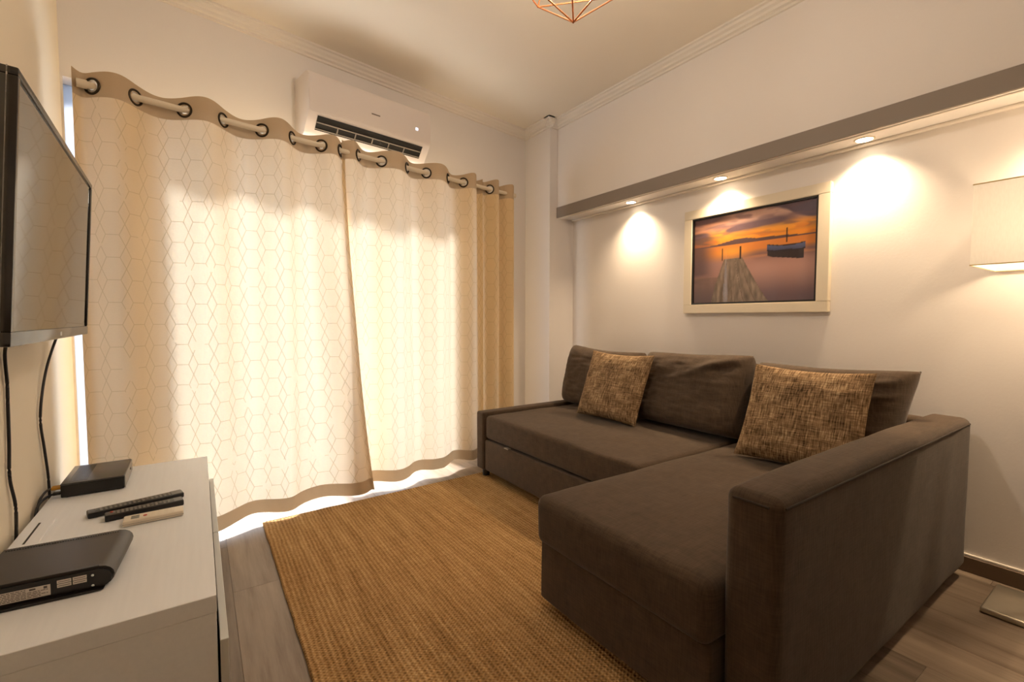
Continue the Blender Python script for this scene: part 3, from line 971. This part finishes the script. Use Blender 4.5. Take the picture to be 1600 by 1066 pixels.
# the printed photograph: colours of a flat print, one per vertex
def lerp3(a, b, t):
    return tuple(a[i] + (b[i] - a[i]) * t for i in range(3))
def paint(u, v):
    """u from the left, v from the bottom"""
    fb = lambda sx, sy, sd: 0.5 + 0.5 * (noise.noise(Vector((u * sx, v * sy, sd))) + 0.5 * noise.noise(Vector((u * sx * 2.1, v * sy * 2.1, sd + 4))))
    hor = 0.655
    if v > hor:
        t = (v - hor) / (1 - hor)
        c = lerp3((238, 150, 52), (196, 140, 112), smoothstep(0.25, 0.62, t))
        c = lerp3(c, (206, 166, 150), smoothstep(0.5, 0.72, t) * smoothstep(0.05, 0.5, u))
        glow = math.exp(-((u - 0.30) / 0.17) ** 2 - ((t - 0.30) / 0.16) ** 2) + math.exp(-((u - 0.75) / 0.28) ** 2 - ((t - 0.36) / 0.13) ** 2)
        c = lerp3(c, (246, 170, 66), min(1, glow * 0.75))
        cl = fb(3.0, 11.0, 1.0)
        band = math.exp(-((t - (0.52 + 0.14 * (u - 0.4))) / 0.12) ** 2) * smoothstep(1.0, 0.6, u) 
        c = lerp3(c, (104, 84, 96), min(0.92, 1.5 * band * smoothstep(0.22, 0.50, cl)))
        dl = smoothstep(0.26, 0.10, u) * smoothstep(0.80, 0.55, t)
        c = lerp3(c, (92, 72, 76), 0.85 * dl * smoothstep(0.2, 0.6, cl + 0.15))
        tr = smoothstep(0.0, 0.10, t - (0.98 - 0.52 * smoothstep(0.60, 1.02, u)) + 0.10 * (fb(7, 7, 5) - 0.5) * 2)
        c = lerp3(c, (86, 76, 94), 0.9 * tr * smoothstep(0.58, 0.70, u))
        tl = smoothstep(0.80, 0.92, t + 0.25 * (0.3 - u))
        c = lerp3(c, (96, 72, 76), 0.85 * tl * smoothstep(0.42, 0.15, u))
        c = lerp3(c, (196, 110, 60), 0.5 * smoothstep(0.55, 0.7, fb(4, 14, 8)) * smoothstep(0.5, 0.2, t))
        c = lerp3(c, (120, 92, 98), 0.55 * smoothstep(0.48, 0.72, fb(5.5, 20, 12)) * smoothstep(0.12, 0.4, t))
        hill = 0.03 + 0.13 * math.exp(-((u - 0.42) / 0.15) ** 2) + 0.05 * math.exp(-((u - 0.70) / 0.12) ** 2) + 0.02 * fb(9, 1, 3)
        if t < hill:
            c = (98, 74, 74)
    else:
        t = (hor - v) / hor
        c = lerp3((214, 130, 62), (168, 126, 116), smoothstep(0.10, 0.32, t))
        c = lerp3(c, (182, 140, 130), smoothstep(0.25, 0.45, t) * smoothstep(0.35, 0.6, u))
        c = lerp3(c, (104, 84, 92), smoothstep(0.45, 1.0, t) * 0.95)
        rf = math.exp(-((t - 0.22) / 0.07) ** 2) * smoothstep(0.35, 0.6, u)
        c = lerp3(c, (118, 92, 96), 0.8 * rf * smoothstep(0.3, 0.6, fb(4, 16, 2)))
        c = lerp3(c, (246, 172, 66), 0.75 * math.exp(-((u - 0.35) / 0.13) ** 2 - ((t - 0.13) / 0.09) ** 2))
        c = lerp3(c, (98, 76, 78), 0.9 * smoothstep(0.24, 0.05, u) * smoothstep(0.75, 0.45, t + 0.2 * fb(6, 14, 6) - 0.1))
        c = lerp3(c, (168, 124, 108), 0.5 * smoothstep(0.2, 0.05, u) * math.exp(-((t - 0.55) / 0.04) ** 2))
    # boat, its reflection and mast
    if 0.645 < u < 0.925:
        k = (u - 0.645) / 0.28
        sheer = 0.588 + 0.020 * (2 * k - 1) ** 2 - 0.016 * k
        keel = 0.520 - 0.014 * k + 0.012 * (1 - smoothstep(0, 0.15, k)) + 0.01 * smoothstep(0.9, 1, k)
        if keel < v < sheer:
            c = lerp3((70, 74, 104), (92, 98, 130), smoothstep(keel, sheer, v)) if v > keel + 0.018 else (48, 40, 46)
            if v > sheer - 0.010: c = (60, 46, 42)
        lowr = keel - 0.085 * (0.55 + 0.5 * k)
        if lowr < v <= keel and 0.02 < k < 0.97:
            c = (56, 44, 46)
    if abs(u - 0.795) < 0.0048 and 0.60 < v < 0.755: c = (58, 40, 34)
    # jetty
    topv = 0.495
    if v < topv:
        k = v / topv
        a = 0.17 + (0.285 - 0.17) * k ** 1.2; b = 0.665 - (0.665 - 0.445) * k ** 0.9
        if a < u < b:
            s = (u - a) / (b - a)
            pl_ = 0.5 + 0.5 * math.sin(s * 40)
            g_ = 0.75 + 0.35 * fb(40, 9, 7) - 0.10 * pl_
            c = tuple(min(255, x * g_) for x in (152, 132, 116))
            if abs((s * 5) % 1 - 0.5) > 0.475: c = (104, 86, 74)
        elif u < a and v < 0.30 and u > 0.0:
            c = lerp3(c, (112, 92, 82), 0.55 * (0.6 + 0.5 * fb(26, 4, 9)))
    for pu in (0.268, 0.428):
        if abs(u - pu) < 0.0055 and 0.48 < v < 0.625: c = (66, 46, 38)
    return tuple(min(255.0, x * 1.0) for x in c)
nu, nv = 210, 140
bm = bmesh.new()
cl = bm.verts.layers.float_color.new('print')
gy0, gy1, gz0, gz1 = iy0 + lw, iy1 - lw, iz0 + lw, iz1 - lw
g = []
for i in range(nu + 1):
    row = []
    for j in range(nv + 1):
        v = bm.verts.new((XR - 0.016, gy1 - (gy1 - gy0) * i / nu, gz0 + (gz1 - gz0) * j / nv))
        v[cl] = srgb(*paint(i / nu, j / nv))
        row.append(v)
    g.append(row)
for i in range(nu):
    for j in range(nv):
        bm.faces.new((g[i][j], g[i + 1][j], g[i + 1][j + 1], g[i][j + 1]))
mb = MB(); mb.bm.free(); mb.bm = bm
pp(mb, 'print', 'print', smooth=False, recalc=False)
pp(MB().box(XR - 0.022, XR - 0.020, gy0, gy1, gz0, gz1), 'glass', 'glass', smooth=False)

# ================================================================== TELEVISION
TY1, TY0 = 2.30, 1.312
tv = tag(empty('television', (XL, (TY0 + TY1) / 2, 1.0)), 'flat black television on a wall mount over the cabinet', 'television')
tvl = Vector(tv.location)
BL, BR = Vector((-0.308, TY0, 1.003)), Vector((-0.340, TY1, 1.003))
TL, TR = Vector((-0.277, TY0, 1.551)), Vector((-0.304, TY1, 1.550))
ex = (BR - BL).normalized(); ez = (TL - BL).normalized(); en = ez.cross(ex)
if en.x < 0: en = -en
TWd, THt = (BR - BL).length, (TL - BL).length
def tvp(a, b, c):
    return BL + ex * a + ez * b + en * c - tvl
def tvbox(a0, a1, b0, b1, c0, c1, name, mat, parent=tv, bev=0.0):
    mm = MB().box(a0, a1, b0, b1, c0, c1, bev, 2)
    for v in mm.bm.verts: v.co = tvp(*v.co)
    return mm.build(name, mat, parent)
bz = 0.016
tvbox(0, TWd, 0, 0.030, -0.030, 0, 'bezel_bottom', 'tvblack', bev=0.003)
tvbox(0, TWd, THt - bz, THt, -0.030, 0, 'bezel_top', 'tvblack', bev=0.003)
tvbox(0, bz, 0.030, THt - bz, -0.030, 0, 'bezel_side', 'tvblack', bev=0.003)
tvbox(TWd - bz, TWd, 0.030, THt - bz, -0.030, 0, 'bezel_side', 'tvblack', bev=0.003)
tvbox(bz, TWd - bz, 0.030, THt - bz, -0.028, -0.0045, 'screen', 'tvscreen')
bk = [(-0.028, 0.004), (-0.028, THt - 0.004), (-0.040, THt - 0.006), (-0.052, THt - 0.05), (-0.085, THt - 0.12), (-0.088, 0.08), (-0.06, 0.02), (-0.04, 0.004)]
MB().prism(bk, lambda c, b: tvp(0.004, b, c), lambda c, b: tvp(TWd - 0.004, b, c)).build('rear_shell', 'tvside', tv, ang=30)
tvbox(0.0, TWd, -0.0005, THt + 0.0005, -0.0175, -0.0155, 'side_strip', 'silver')
tvbox(TWd * 0.5 - 0.011, TWd * 0.5 + 0.011, 0.009, 0.020, -0.001, 0.0006, 'maker_mark', 'silver')
MB().box(XL - tvl.x, XL + 0.012 - tvl.x, -0.20, 0.20, 0.12, 0.42, 0.002, 1).build('mount_plate', 'tvside', tv)
for yy in (-0.12, 0.12):
    MB().box(XL + 0.012 - tvl.x, -0.37 - tvl.x, yy - 0.02, yy + 0.02, 0.14, 0.40, 0.002, 1).build('mount_arm', 'tvside', tv)

def bez(pts, n=10):
    P = [Vector(p) for p in pts]
    out = []
    for i in range(len(P) - 1):
        p0, p1, p2, p3 = P[max(i - 1, 0)], P[i], P[i + 1], P[min(i + 2, len(P) - 1)]
        for k in range(n):
            t = k / n
            out.append(0.5 * ((2 * p1) + (-p0 + p2) * t + (2 * p0 - 5 * p1 + 4 * p2 - p3) * t * t + (-p0 + 3 * p1 - 3 * p2 + p3) * t ** 3))
    out.append(P[-1])
    return out
def cable(label, pts, r=0.0042):
    loc = Vector(pts[-1])
    return tag(MB().tube(bez(pts), r, 8).build('cable', 'cable', None, loc=loc), label, 'cable')

# ================================================================== CABINET
CX0, CX1, CY0, CY1, CZ = -0.449, 0.018, 1.23, 2.52, 0.430
cab = tag(empty('tv_cabinet', ((CX0 + CX1) / 2, (CY0 + CY1) / 2, 0)), 'low white media cabinet below the television', 'cabinet')
cl_ = Vector(cab.location)
def cp(x0, x1, y0, y1, z0, z1, name, mat='cab', parent=cab, bev=0.0012):
    mm = MB().box(x0, x1, y0, y1, z0, z1, bev, 1)
    for v in mm.bm.verts: v.co -= cl_
    return mm.build(name, mat, parent, smooth=False)
cp(CX0, CX1, CY0, CY1, CZ - 0.040, CZ, 'top_board')
cp(CX0, CX1 - 0.001, CY0 + 0.001, CY0 + 0.019, 0.05, CZ - 0.040, 'side_panel')
cp(CX0, CX1 - 0.001, CY1 - 0.019, CY1 - 0.001, 0.05, CZ - 0.040, 'side_panel')
cp(CX0, CX1 - 0.001, CY0 + 0.019, CY1 - 0.019, 0.05, 0.068, 'bottom_board')
cp(CX0, CX0 + 0.008, CY0 + 0.019, CY1 - 0.019, 0.068, CZ - 0.040, 'back_panel')
cp(CX1 - 0.014, CX1 - 0.002, CY0 + 0.019, CY1 - 0.019, 0.068, CZ - 0.040, 'inner_rail', 'cabdark')
half = (CY0 + CY1) / 2
cp(CX1 + 0.004, CX1 + 0.021, CY0 - 0.002, half - 0.0015, 0.055, 0.322, 'drawer_front', 'cabfront')
cp(CX1 + 0.004, CX1 + 0.021, half + 0.0015, CY1 + 0.002, 0.055, 0.322, 'drawer_front', 'cabfront')
for yy in (CY0 + 0.15, half - 0.15, half + 0.15, CY1 - 0.15):
    cp(CX1 - 0.002, CX1 + 0.004, yy - 0.02, yy + 0.02, 0.10, 0.28, 'drawer_runner', 'cabdark')
for (fx, fy) in ((CX0 + 0.05, CY0 + 0.06), (CX1 - 0.06, CY0 + 0.06), (CX0 + 0.05, CY1 - 0.06), (CX1 - 0.06, CY1 - 0.06)):
    mm = MB().cyl((fx, fy, 0), (fx, fy, 0.05), 0.02, 16)
    for v in mm.bm.verts: v.co -= cl_
    mm.build('leg', 'foot', cab)
# cable flap let into the rear of the top, with its slot
fl = cp(CX0 + 0.002, CX0 + 0.062, 1.675, 1.985, CZ - 0.002, CZ + 0.004, 'cable_flap', 'cab')
cp(CX0 + 0.028, CX0 + 0.033, 1.80, 1.965, CZ + 0.0036, CZ + 0.0046, 'slot', 'cabdark', fl, 0)

# ---- set-top box
stb = tag(empty('set_top_box', (-0.330, 2.328, CZ + 0.0006), math.radians(0.5)), 'small black set top box with grey lid at the cabinet far end', 'set top box')
MB().box(-0.086, 0.086, -0.124, 0.124, 0.002, 0.044, 0.003, 2).build('body', 'box', stb)
MB().box(-0.086, 0.086, -0.124, 0.124, 0.044, 0.050, 0.002, 2).build('lid', 'boxtop', stb)
vent = MB().box(-0.068, -0.018, -0.106, 0.106, 0.0495, 0.0506).build('vent_panel', 'boxvent', stb, smooth=False)
mm = MB()
for i in range(9):
    for j in range(28):
        cx_, cy_ = -0.064 + i * 0.0052, -0.099 + j * 0.0073
        mm.box(cx_ - 0.0015, cx_ + 0.0015, cy_ - 0.0024, cy_ + 0.0024, 0.0504, 0.0511)
ho = mm.build('vent_holes', 'routerdark', vent, smooth=False); ho['kind'] = 'stuff'
fp = MB().box(0.086, 0.089, -0.122, 0.122, 0.004, 0.048, 0.001, 1).build('front_panel', 'boxside', stb)
MB().cyl((0.0885, 0.05, 0.028), (0.0905, 0.05, 0.028), 0.005, 16).build('power_button', 'box', fp)
for (fx, fy) in ((-0.07, -0.11), (0.07, -0.11), (-0.07, 0.11), (0.07, 0.11)):
    MB().cyl((fx, fy, 0), (fx, fy, 0.003), 0.008, 12).build('foot', 'foot', stb)
MB().cyl((-0.112, -0.103, 0.033), (-0.086, -0.103, 0.033), 0.0058, 14).build('plug', 'yellow', stb)
MB().cyl((-0.112, -0.086, 0.033), (-0.086, -0.086, 0.033), 0.0058, 14).build('plug', 'yellow', stb)
MB().box(-0.108, -0.086, -0.120, -0.098, 0.012, 0.021, 0.002, 1).build('plug', 'box', stb)

cable('black cable hanging from the television down to the set top box', [(-0.40, 2.33, 1.06), (-0.445, 2.40, 0.98), (-0.458, 2.30, 0.86), (-0.462, 2.235, 0.72), (-0.462, 2.265, 0.60), (-0.460, 2.285, 0.50), (-0.4585, 2.285, 0.40)])
cable('black power cable hanging down behind the cabinet near the router', [(-0.40, 1.90, 1.06), (-0.455, 1.905, 0.99), (-0.463, 1.925, 0.86), (-0.463, 1.915, 0.70), (-0.463, 1.905, 0.60), (-0.460, 1.93, 0.50), (-0.4585, 1.905, 0.38)])
cable('thick black plug lead curling off the cabinet back edge', [(-0.442, 2.226, 0.4636), (-0.450, 2.205, 0.464), (-0.4565, 2.16, 0.452), (-0.4585, 2.12, 0.42), (-0.4585, 2.08, 0.37)], 0.0038)
cable('second black lead behind the set top box', [(-0.438, 2.222, 0.4445), (-0.448, 2.19, 0.446), (-0.4545, 2.14, 0.442), (-0.4585, 2.11, 0.42), (-0.4585, 2.06, 0.34)], 0.0038)

# ---- router
rt = tag(empty('router', (-0.300, 1.528, CZ + 0.0008), math.radians(-4)), 'black router lying flat with white stickers on the cabinet', 'router')
def rounded_end(w0, w1, h, r, n=8):
    """side profile in x-z: flat at the left, round nose at the right"""
    pts = [(w0, 0.0), (w0, h)]
    for k in range(n + 1):
        a = math.pi / 2 - math.pi * k / n
        pts.append((w1 - r + r * math.cos(a), h / 2 + (h / 2) * math.sin(a)))
    return pts
pr = rounded_end(-0.125, 0.128, 0.049, 0.028)
MB().prism(pr, lambda x, z: Vector((x, -0.104, z + 0.002)), lambda x, z: Vector((x, 0.112, z + 0.002))).build('shell', 'router', rt, ang=40)
pr2 = rounded_end(-0.125, 0.124, 0.044, 0.026)
rear = MB().prism(pr2, lambda x, z: Vector((x, -0.112, z + 0.0025)), lambda x, z: Vector((x, -0.104, z + 0.0025))).build('port_panel', 'routerdark', rt, ang=40)
MB().prism(rounded_end(-0.125, 0.110, 0.006, 0.05), lambda x, z: Vector((x, -0.124, z)), lambda x, z: Vector((x, -0.104, z))).build('stand_lip', 'routerdark', rt, ang=40)
mm = MB()
for k in range(44):
    xx = -0.118 + k * 0.0050
    mm.box(xx, xx + 0.0026, 0.096, 0.109, 0.0505, 0.0524)
sl = mm.build('vent_slots', 'routerdark', rt, smooth=False); sl['kind'] = 'stuff'
MB().box(-0.122, 0.100, -0.103, -0.094, 0.0505, 0.0520).build('rear_groove', 'routerdark', rt, smooth=False)
lb = MB().box(-0.090, 0.018, -0.1128, -0.1119, 0.012, 0.036).build('label', 'label', rt, smooth=False)
mm = MB()
random.seed(3)
for row in range(6):
    zc = 0.0335 - row * 0.0036
    xx = -0.066
    xe = -0.022 if row < 2 else 0.014 - 0.012 * (row % 2)
    while xx < xe:
        ln = random.uniform(0.003, 0.009)
        mm.box(xx, min(xx + ln, xe), -0.1131, -0.1127, zc - 0.0007, zc + 0.0007)
        xx += ln + 0.0014
mm.box(-0.016, -0.006, -0.1131, -0.1127, 0.030, 0.0338); mm.box(0.007, 0.013, -0.1131, -0.1127, 0.029, 0.0342)
mm.torus((-0.079, -0.1129, 0.030), (0, 1, 0), 0.0042, 0.0009, 20, 6)
mm.box(-0.084, -0.0825, -0.1131, -0.1127, 0.0215, 0.0262); mm.box(-0.080, -0.0765, -0.1131, -0.1127, 0.0135, 0.0245)
pt_ = mm.build('label_print', 'ink', lb, smooth=False); pt_['kind'] = 'stuff'
for (a, b) in ((0.029, 0.0235), (0.0555, 0.0235), (0.029, 0.0325), (0.0555, 0.0325)):
    s_ = MB().box(a, a + 0.024, -0.1128, -0.1119, b, b + 0.0075).build('sticker', 'label', rt, smooth=False)
    MB().box(a + 0.002, a + 0.022, -0.1131, -0.1127, b + 0.0032, b + 0.0044).build('sticker_print', 'ink', s_, smooth=False)
for zc in (0.012, 0.036):
    MB().cyl((0.090, -0.1135, zc), (0.090, -0.1118, zc), 0.0028, 14).build('screw', 'screw', rt)

# ---- remotes
def remote(name, label, p0, p1, wdt, th, mats, rows, cols_, z=CZ):
    p0, p1 = Vector((*p0, 0)), Vector((*p1, 0))
    d = p1 - p0
    L = d.length
    o = tag(empty(name, ((p0.x + p1.x) / 2, (p0.y + p1.y) / 2, z), math.atan2(d.y, d.x)), label, 'remote', 'remote controls on the cabinet')
    MB().box(-L / 2, L / 2, -wdt / 2, wdt / 2, 0.001, th, 0.004, 3).build('body', mats[0], o)
    mm = MB()
    for i in range(rows):
        for j in range(cols_):
            cx_ = -L / 2 + 0.022 + (L - 0.062) * i / (rows - 1)
            cy_ = -wdt / 2 + wdt * (j + 1) / (cols_ + 1)
            if (i * 7 + j * 3) % 11 == 0: continue
            mm.box(cx_ - 0.0032, cx_ + 0.0032, cy_ - 0.0034, cy_ + 0.0034, th - 0.001, th + 0.0014, 0.0006, 1)
    b = mm.build('buttons', mats[1], o, smooth=False); b['kind'] = 'stuff'
    return o, L
r1, L1 = remote('remote_control', 'long black remote control farthest back on the cabinet', (-0.308, 1.945), (-0.062, 2.000), 0.046, 0.018, ('remote', 'button'), 17, 3)
MB().box(L1 / 2 - 0.034, L1 / 2 - 0.003, -0.020, 0.020, 0.0165, 0.0187, 0.0008, 1).build('end_cap', 'remotetop', r1)
r2, L2 = remote('remote_control', 'black remote control between the other two remotes', (-0.258, 1.885), (-0.059, 1.912), 0.044, 0.020, ('remote', 'button'), 14, 3)
MB().box(L2 / 2 - 0.026, L2 / 2 - 0.003, -0.019, 0.019, 0.0185, 0.0207, 0.0008, 1).build('end_cap', 'remotetop', r2)
MB().cyl((-L2 / 2 + 0.017, 0.008, 0.019), (-L2 / 2 + 0.017, 0.008, 0.0218), 0.004, 14).build('power_button', 'red', r2)
r3 = tag(empty('remote_control', (-0.131, 1.816, CZ), math.radians(2)), 'short white air conditioner remote with red button on the cabinet', 'remote', 'remote controls on the cabinet')
MB().box(-0.075, 0.075, -0.027, 0.027, 0.001, 0.018, 0.004, 3).build('body', 'remotewhite', r3)
MB().box(-0.056, -0.036, -0.014, 0.014, 0.0175, 0.0186, 0.0005, 1).build('display', 'lcd', r3)
MB().cyl((-0.022, -0.002, 0.0175), (-0.022, -0.002, 0.0195), 0.005, 16).build('power_button', 'red', r3)
for k in range(4):
    for yy in (-0.011, 0.009):
        MB().box(-0.006 + k * 0.016, 0.004 + k * 0.016, yy - 0.005, yy + 0.005, 0.0175, 0.0187, 0.0005, 1).build('button', 'remotewhite', r3)
MB().box(-0.0752, 0.0752, -0.0273, 0.0273, 0.0075, 0.0083).build('seam', 'lcd', r3, smooth=False)

# ================================================================== FLOOR LAMP
LX, LY = 2.440, 0.268
lamp = tag(empty('floor_lamp', (LX, LY, 0)), 'lit floor lamp with square cream shade and metal plate foot', 'floor lamp')
MB().box(-0.130, 0.130, -0.132, 0.132, 0.001, 0.022, 0.007, 3).build('base', 'nickel', lamp)
MB().cyl((0, 0, 0.02), (0, 0, 1.30), 0.010, 20).build('pole', 'nickel', lamp)
SH, Z0, Z1 = 0.188, 1.247, 1.526
bm = bmesh.new()
for (a, b) in (((-1, -1), (1, -1)), ((1, -1), (1, 1)), ((1, 1), (-1, 1)), ((-1, 1), (-1, -1))):
    n = 8
    for i in range(n):
        t0, t1 = i / n, (i + 1) / n
        P = lambda t, z: bm.verts.new((SH * (a[0] + (b[0] - a[0]) * t), SH * (a[1] + (b[1] - a[1]) * t), z))
        bm.faces.new((P(t0, Z0), P(t1, Z0), P(t1, Z1), P(t0, Z1)))
bmesh.ops.remove_doubles(bm, verts=bm.verts[:], dist=1e-5)
mb = MB(); mb.bm.free(); mb.bm = bm
shd = mb.build('shade', 'shade', lamp, ang=30)
for zz in (Z0, Z1):
    MB().tube([(-SH, -SH, zz), (SH, -SH, zz), (SH, SH, zz), (-SH, SH, zz), (-SH, -SH, zz)], 0.0022, 6).build('rim', 'brass', shd)
MB().box(-SH, SH, -0.003, 0.003, Z0 + 0.05, Z0 + 0.054).box(-0.003, 0.003, -SH, SH, Z0 + 0.05, Z0 + 0.054).build('spider', 'nickel', lamp, smooth=False)
MB().cyl((0, 0, 1.30), (0, 0, 1.345), 0.018, 20).build('socket', 'nickel', lamp)
MB().sphere((0, 0, 1.385), 0.030, 1.2).build('bulb', 'bulb', lamp)
ld = bpy.data.lights.new('floor_lamp_light', 'POINT')
ld.energy = 11.5; ld.color = WARM; ld.shadow_soft_size = 0.04
lo = bpy.data.objects.new('floor_lamp_light', ld)
lo.location = (LX, LY, 1.35)
C.objects.link(lo)

# ================================================================== DOWNLIGHTS in the bulkhead
DX = 2.566
DL = [(2.285, 'recessed downlight nearest the corner pillar'), (1.605, 'recessed downlight over the framed picture'),
      (0.893, 'recessed downlight between the picture and the floor lamp'), (0.20, 'recessed downlight above the floor lamp')]
for yy, lab in DL:
    d = tag(empty('downlight', (DX, yy, ZF0)), lab, 'downlight', 'downlights in the bulkhead')
    MB().torus((0, 0, -0.0005), (0, 0, 1), 0.036, 0.0045, 28, 8).build('trim_ring', 'spotring', d)
    MB().cyl((0, 0, -0.0035), (0, 0, -0.0005), 0.033, 28).build('lens', 'spotlens', d)
    l = bpy.data.lights.new('downlight_light', 'SPOT')
    l.energy = 41.0; l.color = WARM; l.spot_size = math.radians(122); l.spot_blend = 1.0; l.shadow_soft_size = 0.025
    q = bpy.data.objects.new('downlight_light', l)
    q.location = (DX, yy, ZF0 - 0.012)
    C.objects.link(q)

# ================================================================== PENDANT
ang = YAW + math.radians(7.3)
fd = Vector((math.sin(ang), math.cos(ang), 0))
rd = Vector((math.cos(ang), -math.sin(ang), 0))
PC = fd * 1.50
pen = tag(empty('pendant_lamp', (PC.x, PC.y, 1.981)), 'copper wire diamond cage pendant lamp hanging from the ceiling', 'pendant lamp')
R0 = 0.235
ring = [fd * (R0 * math.cos(a)) + rd * (R0 * math.sin(a)) + Vector((0, 0, 0.185)) for a in [math.radians(40 + 72 * k) for k in range(5)]]
top = [fd * (0.085 * math.cos(a)) + rd * (0.085 * math.sin(a)) + Vector((0, 0, 0.40)) for a in [math.radians(40 + 72 * k) for k in range(5)]]
wires = []
for k in range(5):
    wires += [(Vector((0, 0, 0)), ring[k]), (ring[k], ring[(k + 1) % 5]), (ring[k], top[k]), (top[k], top[(k + 1) % 5])]
for a, b in wires:
    MB().cyl(a, b, 0.0026, 10).sphere(a, 0.0034, 1, 8).build('wire', 'copper', pen)
MB().cyl((0, 0, 0.40), (0, 0, 0.405), 0.085, 24).build('top_plate', 'copper', pen)
MB().cyl((0, 0, 0.34), (0, 0, 0.40), 0.02, 20).build('socket', 'copper', pen)
MB().sphere((0, 0, 0.30), 0.035, 1.2).build('bulb', 'bulb', pen)  # assumed lit, its glow goes with the room fill
MB().cyl((0, 0, 0.40), (0, 0, ZC - 1.981 - 0.02), 0.003, 10).build('cord', 'cable', pen)
MB().cyl((0, 0, ZC - 1.981 - 0.025), (0, 0, ZC - 1.981), 0.05, 24).build('ceiling_rose', 'copper', pen)
ql = bpy.data.lights.new('pendant_fill_light', 'POINT')  # added fill for the whole room, placed inside the pendant
ql.energy = 22.0; ql.color = (1.0, 0.85, 0.69); ql.shadow_soft_size = 0.04
qo = bpy.data.objects.new('pendant_fill_light', ql)
qo.location = (PC.x, PC.y, 1.981 + 0.22)
C.objects.link(qo)
